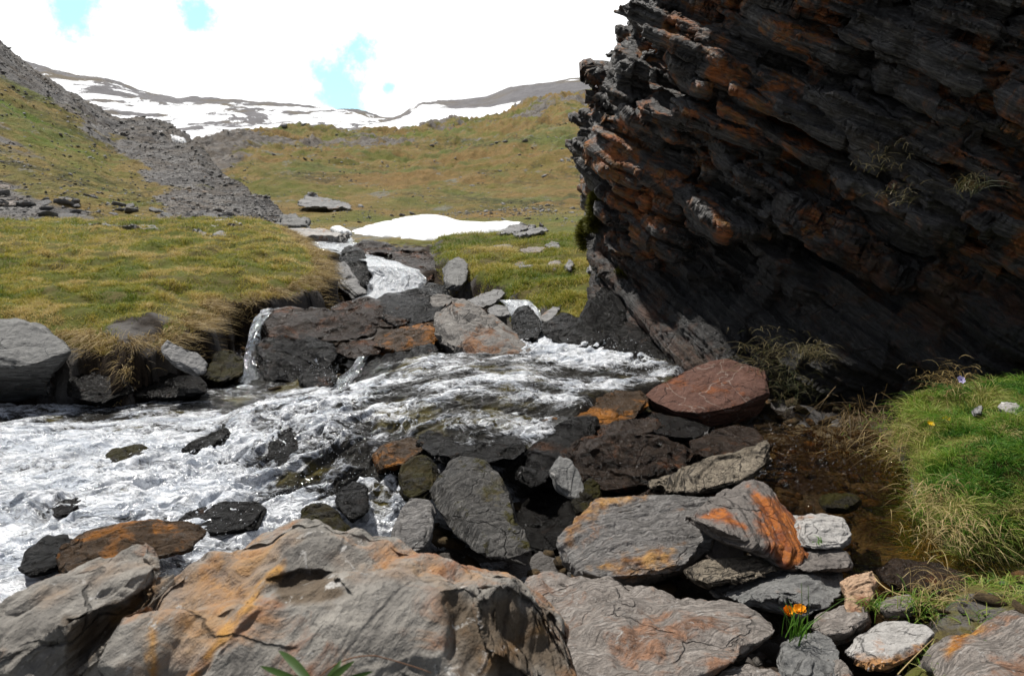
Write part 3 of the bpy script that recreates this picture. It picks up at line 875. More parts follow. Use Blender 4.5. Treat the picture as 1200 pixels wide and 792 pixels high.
scree, spts = sheet('scree_hillside', M['far'], spx, scree_rows, 420,
                    lambda p, v, c: sstep(0.3, 1.3, v) * (fbm(p * .22 + 2, 4) * 0.012 * p[:, 1] + ridged(p * .8 + 1, 4) * 0.0035 * p[:, 1] + fbm(p * 3.1, 3) * 0.05), cols=520, attrs=scree_attrs)

# far snowy mountain and the grey ridge on the right
fpx = [-150, 0, 27, 50, 90, 117, 160, 207, 260, 333, 383, 415, 445, 470, 520, 600]
mt_sky = [40, 66, 75, 81, 90, 93, 107, 117, 120, 125, 130, 131, 140, 141, 140, 143]
mt_rows = [([205] * 16, [260] * 16), ([185] * 16, [330] * 16), ([165, 165, 165, 165, 165, 165, 166, 168, 168, 166, 165, 163, 162, 161, 160, 160], [430] * 16),
           ([105, 120, 125, 128, 132, 135, 143, 147, 148, 148, 149, 148, 151, 151, 150, 152], [600] * 16), (mt_sky, [850] * 16), ([m0 + 25 for m0 in mt_sky], [1100] * 16)]
mount, _ = sheet('snowy_mountain', M['mountain'], fpx, mt_rows, 260,
                 lambda p, v, c: sstep(0, 2, v) * (ridged(p * .012, 5) * 0.0028 * p[:, 1] + fbm(p * .05, 4) * 1.6), cols=560,
                 attrs=lambda p, v, c: {'snow': np.clip(0.60 - 0.42 * sstep(3.6, 4.0, v) - 0.30 * sstep(2.2, 1.9, v) - 0.10 * sstep(330, 440, c), 0, 1)})
rpx = [420, 470, 495, 540, 570, 600, 640, 680, 760, 900]
rg_sky = [156, 137, 120, 119.5, 115, 104, 98, 93, 84, 70]
rg_rows = [([185] * 10, [230] * 10), ([165, 165, 164, 163, 160, 156, 150, 145, 140, 140], [280] * 10), ([150, 146, 143, 141, 138, 130, 124, 119, 112, 100], [350] * 10), (rg_sky, [450] * 10), ([r0 + 30 for r0 in rg_sky], [600] * 10)]
ridge, _ = sheet('grey_ridge', M['mountain'], rpx, rg_rows, 200,
                 lambda p, v, c: sstep(0, 2, v) * (ridged(p * .02, 4) * 0.0016 * p[:, 1] + fbm(p * .12, 4) * 0.5), cols=420,
                 attrs=lambda p, v, c: {'snow': np.clip(0.10 + 0.55 * np.exp(-((v - 2.15) / .28) ** 2) * sstep(700, 600, c) + 0.32 * sstep(560, 500, c), 0, 1)})


# ------------------------------------------------------------------ snow patches
def snow_patch(label, outline, thick=0.05, nz=0.03):
    """outline: image points with distances, laid on the slope as a thick lens of old snow"""
    a = np.array(outline, float)
    W = P(a[:, 0], a[:, 1], a[:, 2])
    c = W.mean(0)
    # plane through the outline
    u, s, vt = np.linalg.svd(W - c); e1, e2, n = vt
    if n[2] < 0: n = -n
    L = np.stack([(W - c) @ e1, (W - c) @ e2], 1)
    lo, hi = L.min(0) - .1, L.max(0) + .1
    nu = 140; nv = 90
    g1, g2 = np.meshgrid(np.linspace(lo[0], hi[0], nu), np.linspace(lo[1], hi[1], nv), indexing='ij')
    g1 = g1.ravel(); g2 = g2.ravel()
    size = min(hi - lo)
    q = np.stack([g1, g2, np.zeros_like(g1)], 1)
    sdv = poly_sd(g1, g2, L) + size * 0.05 * fbm(q / size * 9, 3)
    k = np.clip(sdv / (size * 0.22), 0, 1)
    h = thick * np.sqrt(k * (2 - k)) + nz * thick * 4 * fbm(q / size * 6, 3) * k
    V = c + g1[:, None] * e1 + g2[:, None] * e2 + (h - 0.01 * thick)[:, None] * n
    low = V - n * thick * 1.5
    me, used = grid_mesh('snow_patch', V, nu, nv, sdv > 0)
    # skirt: copy below, closed as a solid
    bm = bmesh.new(); bm.from_mesh(me)
    be = [e for e in bm.edges if e.is_boundary]
    ex = bmesh.ops.extrude_edge_only(bm, edges=be)
    for v in ex['geom']:
        if isinstance(v, bmesh.types.BMVert): v.co -= Vector(n) * thick * 1.5
    bm.to_mesh(me); bm.free()
    o = link('snow_patch', me, M['snow'])
    recentre(o)
    tag(o, label, 'snow patch')
    return o


snow_patch('broad white snow patch lying across the valley floor above the small waterfall',
           [(413, 272, 12.6), (440, 264, 14.2), (470, 258, 16), (500, 254.5, 17), (520, 256, 16.5), (540, 262, 14.8), (565, 264, 14.2), (590, 262.5, 14.6), (612, 263, 14.4), (588, 270, 13.0), (555, 276, 12), (535, 282, 11.2), (500, 282, 11.2), (460, 278, 11.7), (425, 276, 12)], 0.10)
snow_patch('narrow snow strip in the gully at the top of the scree slope', [(178, 166, 39), (200, 171, 38), (222, 177, 36), (221, 182, 35), (205, 179.5, 36), (190, 173, 37.5)], 0.6)
snow_patch('thin slanting snow strip on the meadow ridge left of the cliff', [(533, 157.5, 126), (560, 151, 133), (590, 147, 137), (589, 151, 134), (565, 156, 128), (540, 160, 124)], 0.9)
snow_patch('small snow remnant at the left edge where the turf meets the scree', [(-30, 246, 11.6), (10, 247, 11.4), (24, 250, 11.2), (5, 252.5, 11), (-30, 253, 11)], 0.06)
snow_patch('flat snow sliver between pale slabs beside the upper stream', [(388, 268, 12.7), (400, 267.5, 12.9), (412, 273, 11.9), (398, 273, 11.9)], 0.05)
# ------------------------------------------------------------------ water
_cp = []
for px_, py_, z_ in ((-300, 475, .0), (0, 472, .0), (150, 472, .0), (250, 468, .01), (290, 448, .01), (330, 454, .0), (380, 460, .03), (-300, 560, 0), (0, 560, .01), (120, 540, .02), (220, 520, .02), (0, 640, -.02), (0, 700, -.04), (-300, 700, -.04), (150, 600, 0), (200, 660, -.06),
                     (420, 456, .05), (465, 436, .11), (520, 422, .15), (580, 424, .165), (640, 430, .16), (700, 440, .12), (760, 444, .11), (700, 420, .10), (660, 405, .12), (635, 392, .15), (760, 430, .09),
                     (345, 478, .11), (380, 470, .14), (430, 458, .155), (480, 450, .165), (540, 446, .17), (600, 450, .165), (650, 462, .14), (345, 500, .10), (400, 495, .125), (460, 485, .14), (520, 480, .15), (580, 485, .14), (630, 495, .09),
                     (330, 525, .05), (400, 525, .06), (460, 520, .08), (520, 510, .10), (300, 545, -.01), (350, 560, -.03), (420, 560, -.03), (470, 550, .0), (260, 590, -.04), (320, 600, -.06), (400, 610, -.08), (450, 640, -.12), (500, 660, -.15), (330, 640, -.10), (640, 650, -.15), (620, 600, -.14), (600, 690, -.16), (400, 690, -.14)):
    _cp.append(PZ(px_, py_, z_))
_cp = np.array(_cp)


def water_base(x, y):
    out = np.zeros(len(x)); wsum = np.zeros(len(x))
    for p in _cp:
        d2 = (x - p[0]) ** 2 + (y - p[1]) ** 2
        k = np.exp(-d2 / (2 * 0.13 ** 2)) + 1e-4 / (d2 + 0.05)
        out += k * p[2]; wsum += k
    return out / wsum


def build_stream():
    nu, nv = 820, 760
    px = np.linspace(-420, 860, nu); Y = np.exp(np.linspace(math.log(1.45), math.log(5.2), nv))
    U, W = np.meshgrid(px, Y, indexing='ij')
    x = ((U - 600) / FPX * W).ravel(); y = W.ravel()
    # keep the sheet inside the channel
    poly = [PZ(*q) for q in ((-420, 466, 0), (40, 468, 0), (180, 462, .0), (255, 445, .02), (300, 425, .05), (340, 420, .08), (400, 440, .1), (440, 418, .13), (540, 405, .15), (610, 372, .16), (650, 372, .16), (700, 385, .12), (800, 425, .08), (790, 450, .08), (700, 465, .1), (650, 520, .06), (620, 540, .02), (690, 560, -.1), (690, 700, -.14))] + [np.array((0.1, 1.45)), np.array((-3.5, 1.45))]
    poly = np.array([p[:2] for p in poly])
    s = poly_sd(x, y, poly)
    z0 = water_base(x, y)
    # how broken the water is: smooth over the lip, wild where it tumbles
    def blob(a, b, r, zz=0.0):
        p = PZ(a, b, zz); return np.exp(-((x - p[0]) ** 2 + (y - p[1]) ** 2) / (2 * r * r))
    wild = np.clip(0.42 + 0.55 * blob(330, 540, .35) + 0.5 * blob(420, 580, .3) + 0.25 * blob(60, 580, .6) + 0.4 * blob(690, 410, .3, .1) - 0.45 * blob(560, 440, .33, .15) - 0.35 * blob(230, 470, .35), 0.12, 1.1)
    # flow: from the lip (upper right) towards the lower left, then left along the pool
    ang = R(38)
    ca, sa = math.cos(ang), math.sin(ang)
    f1 = x * ca + y * sa; f2 = -x * sa + y * ca
    q = np.stack([f1 * 0.55, f2, np.zeros_like(x)], 1)
    wv = fbm(q * 3.2, 2) * 0.05
    q2 = q + np.stack([wv, wv, wv], 1)
    wv2 = np.stack([fbm(q * 7 + 50, 3), fbm(q * 7 + 80, 3), 0 * x], 1) * .06; q2 = q2 + wv2
    r1 = ridged(q2 * 5.0, 2); r2 = ridged(q2 * 12.0 + 5, 3); r3 = ridged(q2 * np.array([1.3, 1, 1]) * 26.0 + 9, 2)
    r1 -= r1.mean(); r2 -= r2.mean(); r3 -= r3.mean()
    lum = fbm(np.stack([x, y, 0 * x], 1) * 2.6 + 2, 3)
    z = z0 - 0.022 + wild * (0.030 * r1 + 0.022 * r2 + 0.0075 * r3) + 0.016 * lum
    # streaming furrows over the lip, running with the water
    k = blob(540, 450, .42, .14)
    z += k * (0.011 * ridged(np.stack([f1 * 3.0, f2 * 22, 0 * x], 1), 3))
    # lateral jitter makes crests lean over, so the surface stops being a height field
    jx = fbm(q2 * 14 + 30, 2) * 0.014 * wild; jy = fbm(q2 * 14 + 60, 2) * 0.014 * wild
    foam = np.clip(0.41 + 0.14 * (wild - 0.5) + 0.15 * r1 + 0.10 * r2 + 0.26 * lum, 0, 1)
    foam += 0.22 * blob(60, 600, .5) + 0.16 * blob(150, 510, .45) + .12 * blob(-200, 560, .6) + 0.30 * blob(690, 408, .22, .1) + 0.12 * blob(420, 615, .2) + 0.12 * blob(300, 560, .25) - 0.22 * blob(230, 468, .25) - 0.18 * blob(170, 545, .12) - 0.06 * blob(640, 455, .12, .13) + 0.08 * blob(540, 450, .4, .14) - 0.2 * blob(420, 555, .12) - 0.16 * blob(350, 540, .22) - 0.14 * blob(450, 590, .2) - 0.10 * blob(540, 450, .3, .15) - 0.12 * blob(480, 500, .2, .12)
    foam = foam - 0.25 * sstep(0.10, 0.0, s)
    z = z - 0.08 * sstep(0.03, -0.06, s)
    V = np.stack([x + jx, y + jy, z], 1)
    me, used = grid_mesh('stream_water', V, nu, nv, s > -0.08)
    attr(me, 'foam', foam[used])
    tag(link('stream_water', me, M['water']), kind='structure')
    return V[used], wild[used], foam[used]


WV, WW, WF = build_stream()


def fall_sheet(name, left, right, n=(60, 120), bulge=0.05, rough=0.03, foam=0.85, thick=0.0, kind='structure', edge=0.1, drops=True):
    """a curtain of falling water between two edges given from lip to foot as image points with distances"""
    A = np.array(left, float); B = np.array(right, float)
    A = P(A[:, 0], A[:, 1], A[:, 2]); B = P(B[:, 0], B[:, 1], B[:, 2])
    t = np.linspace(0, 1, n[1])

    def res(C):
        k = np.linspace(0, 1, len(C)); return np.stack([np.interp(t, k, C[:, c]) for c in range(3)], 1)
    A = res(A); B = res(B)
    for _ in range(6):
        A[1:-1] = (A[:-2] + A[2:] + 2 * A[1:-1]) / 4; B[1:-1] = (B[:-2] + B[2:] + 2 * B[1:-1]) / 4
    u = np.linspace(0, 1, n[0])
    V = A[None] * (1 - u)[:, None, None] + B[None] * u[:, None, None]
    W = np.linalg.norm(B - A, axis=1).mean(); H = np.linalg.norm(np.diff(A, axis=0), axis=1).sum()
    uu = np.broadcast_to(u[:, None], V.shape[:2]); tt = np.broadcast_to(t[None], V.shape[:2])
    q = np.stack([uu.ravel() * W, tt.ravel() * H * 0.35, np.zeros(uu.size)], 1)
    r = ridged(q * 14 + A[0, 0] * 7, 3) * rough + ridged(q * np.array([45, 30, 1]), 2) * rough * 0.35
    out = np.array([0, -1, 0.25]); out /= np.linalg.norm(out)
    pr = np.sin(np.pi * uu.ravel()) ** 0.5
    V = V.reshape(-1, 3) + (r + bulge * pr - (1 - pr) * 0.03)[:, None] * out
    wob = fbm(q * 9 + 4, 2) * edge * W
    V[:, 0] += wob
    me, used = grid_mesh(name, V, n[0], n[1])
    ed = np.minimum(uu, 1 - uu).ravel() * W + .03 * fbm(q * 12 + 8, 3)
    attr(me, 'foam', np.clip(foam + 0.22 * ridged(q * 10 + 3, 2) * 0.5 + 0.12 * (tt.ravel() - 0.4), 0, 1.3) * sstep(0, .07, ed) - .45 * sstep(.05, 0, ed))
    o = link(name, me, M['fall'])
    tag(o, kind=kind)
    return o


fall_sheet('waterfall', [(426, 304, 7.6), (430, 312, 7.3), (434, 325, 7.2), (430, 340, 7.05), (412, 355, 6.6)], [(470, 308, 7.55), (490, 316, 7.3), (497, 330, 7.15), (497, 345, 7.0), (485, 358, 6.8)], n=(110, 150), bulge=0.05, rough=0.010, foam=1.4)
fall_sheet('upper_stream', [(338, 272, 11.5), (352, 280, 10.2), (372, 291, 8.9), (400, 298, 8.1), (424, 306, 7.55)], [(408, 276, 11.5), (414, 283, 10.2), (422, 291, 8.9), (440, 299, 8.1), (473, 310, 7.5)], n=(80, 160), bulge=0.02, rough=0.02, foam=0.40)
fall_sheet('side_waterfall', [(306, 364, 5.15), (298, 375, 4.95), (291, 395, 4.78), (287, 420, 4.62), (270, 452, 4.3)], [(334, 361, 5.2), (316, 368, 5.0), (306, 388, 4.8), (301, 420, 4.64), (308, 452, 4.35)], n=(70, 140), bulge=0.03, rough=0.02, foam=0.10, edge=0.3)
fall_sheet('rock_cascade', [(372, 400, 4.75), (366, 418, 4.55), (357, 440, 4.42), (346, 460, 4.28)], [(390, 400, 4.75), (386, 418, 4.55), (380, 440, 4.42), (378, 460, 4.28)], n=(40, 90), bulge=0.02, rough=0.014, foam=0.36, edge=0.25)
fall_sheet('rock_cascade', [(420, 418, 4.5), (408, 432, 4.38), (392, 446, 4.26), (380, 462, 4.15)], [(434, 418, 4.5), (424, 434, 4.38), (414, 448, 4.26), (412, 462, 4.15)], n=(40, 90), bulge=0.02, rough=0.014, foam=0.40, edge=0.25)
fall_sheet('rock_cascade', [(586, 352, 5.7), (596, 366, 5.45), (606, 384, 5.2), (622, 402, 5.0)], [(622, 352, 5.7), (634, 366, 5.45), (640, 384, 5.2), (668, 402, 5.0)], n=(50, 90), bulge=0.02, rough=0.016, foam=0.42, edge=0.2)


def build_brook():
    poly = np.array([PZ(*q)[:2] for q in ((900, 500, -.02), (1010, 505, -.02), (1060, 540, -.02), (1070, 600, -.02), (1085, 640, -.02), (1150, 660, -.02), (1190, 660, -.02), (1120, 690, -.03), (1000, 700, -.04), (930, 690, -.05), (905, 640, -.06), (890, 560, -.04))])
    nu, nv = 360, 360
    lo, hi = poly.min(0) - .1, poly.max(0) + .1
    X, Y = np.meshgrid(np.linspace(lo[0], hi[0], nu), np.linspace(lo[1], hi[1], nv), indexing='ij')
    x = X.ravel(); y = Y.ravel(); s = poly_sd(x, y, poly)
    q = np.stack([x * 1.0, y * 1.5, 0 * x], 1)
    up = sstep(2.55, 2.9, y)
    z = -0.045 + 0.004 * fbm(q * 7, 3) + 0.002 * ridged(q * 22, 2) + up * (0.014 * ridged(q * 13, 3) + 0.006 * ridged(q * 40, 2))
    me, used = grid_mesh('brook_water', np.stack([x, y, z], 1), nu, nv, s > -0.06)
    tag(link('brook_water', me, M['brook']), kind='structure')


build_brook()


def ico(sub):
    bm = bmesh.new(); bmesh.ops.create_icosphere(bm, subdivisions=sub, radius=1.0)
    V = np.array([v.co[:] for v in bm.verts]); F = np.array([[v.index for v in f.verts] for f in bm.faces]); bm.free()
    return V, F


def scatter(name, base, C, S, m, rot=None, jitter=0.0, kind='stuff', label=None, cat=None):
    """many small bodies as one mesh: C centres, S (n,3) sizes"""
    bv, bf = base; n = len(C)
    V = bv[None] * np.ones((n, 1, 1))
    if jitter: V = V * (1 + jitter * rng.normal(size=(n, len(bv), 1)))
    V = V * S[:, None, :]
    if rot is not None: V = np.einsum('nij,nvj->nvi', rot, V)
    V = V + C[:, None, :]
    F = bf[None] + (np.arange(n) * len(bv))[:, None, None]
    me = mesh_np(name, V.reshape(-1, 3), F.reshape(-1), np.full(n * len(bf), bf.shape[1]))
    o = link(name, me, m, smooth=(jitter == 0))
    return tag(o, label, cat, kind=kind)


def rand_rot(n, tilt=math.pi):
    a = rng.uniform(0, 2 * math.pi, n); b = rng.normal(0, tilt, n); c = rng.normal(0, tilt, n)
    ca, sa, cb, sb, cc, sc = np.cos(a), np.sin(a), np.cos(b), np.sin(b), np.cos(c), np.sin(c)
    Z = np.zeros(n); O = np.ones(n)
    Rz = np.array([[ca, -sa, Z], [sa, ca, Z], [Z, Z, O]]).transpose(2, 0, 1)
    Rx = np.array([[O, Z, Z], [Z, cb, -sb], [Z, sb, cb]]).transpose(2, 0, 1)
    Ry = np.array([[cc, Z, sc], [Z, O, Z], [-sc, Z, cc]]).transpose(2, 0, 1)
    return Rx @ Ry @ Rz


def build_spray():
    w = np.clip(WW - 0.55, 0, None) ** 1.5; w = w * (WV[:, 1] < 4.6); w /= w.sum()
    n = 900
    i = rng.choice(len(WV), n, p=w)
    C = WV[i].copy()
    C[:, 2] += np.abs(rng.exponential(0.022, n)) + 0.004
    C[:, :2] += rng.normal(0, 0.012, (n, 2))
    more = []
    for (a, b, Y, sp, k) in ((700, 418, 4.5, .12, 160), (745, 430, 4.2, .10, 140), (300, 425, 4.55, .07, 160), (365, 440, 4.35, .06, 120), (400, 445, 4.2, .05, 90), (455, 335, 6.9, .12, 120), (620, 395, 4.95, .06, 60)):
        c = P(a, b, Y) + rng.normal(0, 1, (k, 3)) * np.array([sp, sp * .5, sp * .55]); more.append(c)
    C = np.concatenate([C] + more); n = len(C)
    r = rng.uniform(0.0007, 0.0019, n) * np.clip(C[:, 1] / 3.0, .7, 1.5)
    S = np.stack([r, r, r * rng.uniform(.8, 1.6, n)], 1)
    scatter('water_spray', ico(1), C, S, M['drops'], rand_rot(n), label='fine white drops thrown up by the tumbling stream', cat='spray')


build_spray()
# ------------------------------------------------------------------ the cliff
def build_cliff():
    t1 = np.array([0.72, -0.62, -0.30]); t1 /= np.linalg.norm(t1)          # along the face, dipping to the right
    nn = CN / np.linalg.norm(CN); t1 -= nn * (t1 @ nn); t1 /= np.linalg.norm(t1)
    t2 = np.cross(nn, t1)                                                    # into / out of the face
    if t2[1] > 0: t2 = -t2
    back = [np.array(q, float) for q in ((1.0, 9.0, 0), (1.2, 9.0, 2.4), (5.5, 8.0, 0), (5.5, 7.0, 2.8), (5.5, 2.9, 0), (5.5, 3.2, 2.0))]

    def hp(l): return np.array([P(*q) for q in l])
    up = np.concatenate([hp([(815, -50, 5.75), (770, 8, 5.7), (738, 52, 5.7), (712, 98, 5.75), (694, 140, 5.7), (674, 186, 5.6), (700, 222, 5.6), (850, -170, 5.5), (1100, -120, 4.6), (1330, -60, 3.75),
                             (900, 240, 4.75), (1000, 330, 4.25), (1330, 330, 3.45), (1100, 100, 4.25), (880, 60, 4.95), (880, 180, 4.8)]), np.array(back)])
    lo = np.concatenate([hp([(704, 250, 5.75), (712, 300, 5.6), (708, 345, 5.45), (698, 385, 5.1), (700, 432, 4.85), (780, 446, 4.75), (900, 300, 4.75), (905, 475, 4.4), (1010, 480, 4.15), (1080, 455, 3.8), (1130, 425, 3.55), (1330, 430, 3.3), (1330, 250, 3.5), (1000, 300, 4.35)]),
                         np.array([(1.0, 9.0, 0), (5.5, 8.0, -.2), (5.5, 2.9, -.2), (5.5, 3.2, 1.2), (0.75, 7, .9), (2.2, 3.6, -.2), (0.62, 5.2, -.2), (1.5, 4.35, -.2)])])
    hulls = [up, lo]
    r = np.random.default_rng(21)

    def edge_px(py): return np.interp(py, [-190, -60, 0, 40, 65, 95, 140, 185, 215, 290, 400], [900, 805, 764, 738, 724, 702, 686, 668, 694, 704, 704])

    def slab(px, py, size, thick, out, ratio=0.6, tilt=0.0, turn=0.0):
        px = max(px, edge_px(py) + size * 175)
        a = (px - 600) / FPX
        Y = 5.95 / (1 + 1.03 * a) + 0.10
        if py > 260: Y += 0.12 * min((py - 260) / 150.0, 1.2) * (1 if px > 750 else .5)
        c = P(px, py, Y)
        ang = turn + r.normal(0, 0.16)
        d1 = t1 * math.cos(ang) + t2 * math.sin(ang); d2 = np.cross(nn, d1)
        if d2[1] > 0: d2 = -d2
        m = nn + 0.22 * r.normal(size=3) + tilt * d1; m /= np.linalg.norm(m)
        k = r.integers(5, 8); th = np.sort(r.uniform(0, 2 * math.pi, k))
        pts = []
        for q in th:
            rad = r.uniform(0.75, 1.1)
            b = c + d1 * size * rad * math.cos(q) + d2 * (size * ratio * rad * math.sin(q) + out - size * ratio * .55)
            e = r.uniform(0.25, 0.6)
            pts.append(b + m * thick * e); pts.append(b - m * thick * r.uniform(0.2, 0.6) - d2 * thick * 0.4)
        hulls.append(np.array(pts))
    for _ in range(760):
        px, py = r.uniform(690, 1290), r.uniform(-190, 440)
        s = r.choice([0.10, 0.18, 0.32, 0.5], p=[.30, .30, .25, .15])
        slab(px, py, s * r.uniform(.7, 1.2), s * r.uniform(.12, .32), r.uniform(0.0, 0.15) + 0.05 * (s > .25))
    # the big shingles one can pick out
    for q in ((930, 165, .50, .12, .10), (905, 245, .42, .11, .12), (1010, 150, .5, .12, .08), (1080, 250, .42, .14, .16), (990, 290, .36, .12, .16), (1130, 300, .5, .16, .12), (880, 100, .42, .16, .14), (980, 60, .55, .14, .14),
              (1120, 60, .5, .16, .14), (790, 215, .3, .12, .14), (820, 330, .4, .15, .04), (930, 390, .45, .2, .05), (1030, 400, .5, .2, .06), (1120, 390, .4, .16, .08), (740, 250, .26, .12, .10), (700, 190, .2, .12, .07), (1190, 130, .3, .12, .12), (1195, 60, .3, .1, .1), (1190, 200, .26, .1, .1),
              (745, 60, .24, .12, .02), (730, 100, .24, .1, .06), (712, 140, .22, .1, .04), (775, 20, .3, .12, .04)):
        slab(*q[:3], q[3], q[4], ratio=.7)
    # splinters along the skyline edge
    for _ in range(46):
        t = r.uniform(0, 1)
        px = np.interp(t, [0, .2, .4, .6, .8, 1], [760, 742, 718, 700, 684, 672]); py = np.interp(t, [0, .2, .4, .6, .8, 1], [-10, 40, 80, 110, 150, 190])
        c = P(px + r.uniform(-2, 16), py, 5.75 + r.uniform(-.1, .3)); s = r.uniform(.05, .13)
        pts = [c + t1 * s * r.uniform(-1.1, 1.1) + t2 * s * r.uniform(-.8, .8) + nn * s * r.uniform(-.3, .3) for _ in range(9)]
        hulls.append(np.array(pts))
    me = union_remesh(hulls, 0.0105)
    V, _ = mget(me); V = smooth_v(me, V, 1, .4); mset(me, V)
    V, N = mget(me)
    # ragged layers: whole sheets of rock end at different places
    w = fbm(V * .7, 2) * 0.10 + fbm(V * 5 + 9, 3) * 0.012
    s = V @ nn + w
    edge = np.sqrt(np.clip(1 - (N @ nn) ** 2, 0, 1))
    d = 0.040 * steps(s, 0.15, .1) + 0.028 * steps(s + 2, 0.052, .12) + 0.014 * steps(s + 4, 0.024, .15) + 0.006 * steps(s + 8, 0.011)
    along = V @ t1
    d *= 0.35 + 0.9 * np.clip(fbm(np.stack([along * 1.6, s * 7, V @ t2 * .5], 1), 3) + .5, 0, 1.4)
    d = d * (0.2 + edge)
    blk = ridged(np.stack([along * 2.2, s * 6, 0 * s + 3], 1), 3)
    d -= 0.05 * np.clip(0.35 - blk, 0, 1) * edge
    # broken joints: blocks set back from their neighbours
    jb = np.floor(along / .21 + 1.2 * fbm(V * 1.7 + 30, 2)) * 31 + np.floor(s / .11) * 17
    d += 0.055 * _h1[(jb.astype(np.int64)) & 4095] * edge * (fbm(V * .9 + 41, 2) > -.1)
    d += 0.03 * fbm(V * 1.9 + 3, 3) + 0.009 * fbm(V * 12, 3) + 0.004 * fbm(V * 38, 2)
    V = V + N * d[:, None]
    mset(me, V); V, N = mget(me)
    fl = 0.006 * steps(V @ nn + 0.01 * fbm(V * 14, 2), 0.012) * np.sqrt(np.clip(1 - (N @ nn) ** 2, 0, 1))
    mset(me, V + N * fl[:, None])
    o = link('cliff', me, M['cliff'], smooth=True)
    recentre(o)
    tag(o, 'towering dark layered rock outcrop with rusty orange streaks filling the right side of the view', 'rock outcrop')
    return o


CLIFF = build_cliff()

# ------------------------------------------------------------------ boulders and slabs, nearest first
def dent(me, polys):
    """split-off hollows: each is (outline in the view, depth, edge width in pixels, tilt)"""
    V, N = mget(me)
    px, py = pix(V)
    vis = (N @ np.array([0, -0.9, 0.35])) > -0.1
    for poly, dep, ew, (gx, gy) in polys:
        s = poly_sd(px, py, np.array(poly, float)) + 5 * fbm(V * 22, 3)
        c = np.array(poly, float).mean(0)
        k = sstep(0, ew, s) * vis
        V = V + np.array([0, 1.0, -0.15]) * (k * np.clip(dep * (1 + gx * (px - c[0]) / 100 + gy * (py - c[1]) / 100), 0.002, .2))[:, None]
    mset(me, V)


def colour(me, ochre, brown):
    V, N = mget(me); px, py = pix(V)
    for name, ps in (('ochre', ochre), ('brown', brown)):
        val = np.zeros(len(V))
        for poly, soft, *wt_ in ps:
            s = poly_sd(px, py, np.array(poly, float)) + soft * .8 * fbm(V * (30 if soft < 25 else 13), 4)
            val = np.maximum(val, sstep(-soft * .3, soft, s) * (wt_[0] if wt_ else 1.0))
        attr(me, name, val)


def fore_post(me):
    dent(me, [([(310, 676), (350, 664), (392, 672), (412, 698), (392, 708), (350, 712), (325, 712)], .02, 6, (0, -.3)),
              ([(512, 690), (600, 686), (652, 720), (700, 800), (560, 830), (520, 770), (516, 720)], .035, 14, (0, 0))])
    V, N = mget(me); px, py = pix(V)
    # the long cracked rib running down to the left
    q = np.array([(330, 655), (318, 668), (232, 770), (215, 800), (226, 800), (262, 758), (330, 690), (338, 668)], float)
    s = poly_sd(px, py, q)
    V = V + np.array([0, -1, .3]) * (0.016 * sstep(-3, 5, s) * ((N[:, 1] < .3) | (N[:, 2] > .2)))[:, None]
    mset(me, V)
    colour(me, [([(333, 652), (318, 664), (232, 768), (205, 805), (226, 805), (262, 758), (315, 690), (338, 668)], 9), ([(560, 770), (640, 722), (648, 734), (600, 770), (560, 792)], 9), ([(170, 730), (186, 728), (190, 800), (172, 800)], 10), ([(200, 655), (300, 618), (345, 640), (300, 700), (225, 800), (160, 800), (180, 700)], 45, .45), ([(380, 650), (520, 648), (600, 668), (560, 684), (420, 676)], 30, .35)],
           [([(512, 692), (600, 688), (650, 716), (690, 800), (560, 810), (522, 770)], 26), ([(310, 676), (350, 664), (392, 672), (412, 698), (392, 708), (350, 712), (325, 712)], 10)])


def left_post(me):
    dent(me, [([(76, 724), (150, 700), (184, 676), (190, 690), (176, 735), (100, 772), (92, 800), (78, 800)], .075, 7, (0, 0))])
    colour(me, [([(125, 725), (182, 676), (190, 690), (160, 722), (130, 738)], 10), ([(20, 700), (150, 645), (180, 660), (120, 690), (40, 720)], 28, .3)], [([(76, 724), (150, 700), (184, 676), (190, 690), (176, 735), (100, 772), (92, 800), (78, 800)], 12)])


rock('boulder', 'big rounded grey and rust boulder across the bottom of the view with an ochre rib', M['near'],
     [(150, 700, 1.12), (205, 655, 1.2), (250, 634, 1.27), (300, 616, 1.32), (340, 602, 1.35), (358, 602, 1.35), (385, 626, 1.33), (430, 642, 1.31), (470, 640, 1.3), (500, 643, 1.29), (560, 645, 1.27), (612, 662, 1.24), (664, 702, 1.2), (694, 745, 1.14), (706, 800, 1.08), (712, 960, 1.06), (400, 980, .92), (150, 980, .95), (100, 800, 1.0),
      (360, 690, 1.12), (500, 688, 1.12), (606, 700, 1.1), (280, 700, 1.10), (420, 740, 1.05), (615, 800, 1.0)], t=0.35, n=(-0.5, -0.35, 0.8), big=0.012, strat=0.003, lam=0.022, fine=0.002, chips=0.03, it=2, facet=.034, slip=0, voxel=0.0026, post=fore_post)
rock('boulder', 'grey angular boulder in the bottom left corner with a dark ochre hollow under its edge', M['near'],
     [(-60, 730, 1.1), (-40, 715, 1.12), (5, 700, 1.15), (45, 676, 1.2), (100, 655, 1.24), (160, 634, 1.28), (186, 630, 1.29), (198, 640, 1.26), (193, 668, 1.2), (175, 730, 1.13), (100, 790, 1.06), (60, 960, .98), (-80, 960, .98), (60, 715, 1.12), (150, 675, 1.17), (72, 740, 1.07), (20, 780, 1.03)],
     t=0.3, n=(-0.45, -0.25, 0.86), big=0.012, strat=0.004, lam=0.02, chips=0.03, facet=.025, slip=.25, voxel=0.0026, post=left_post)
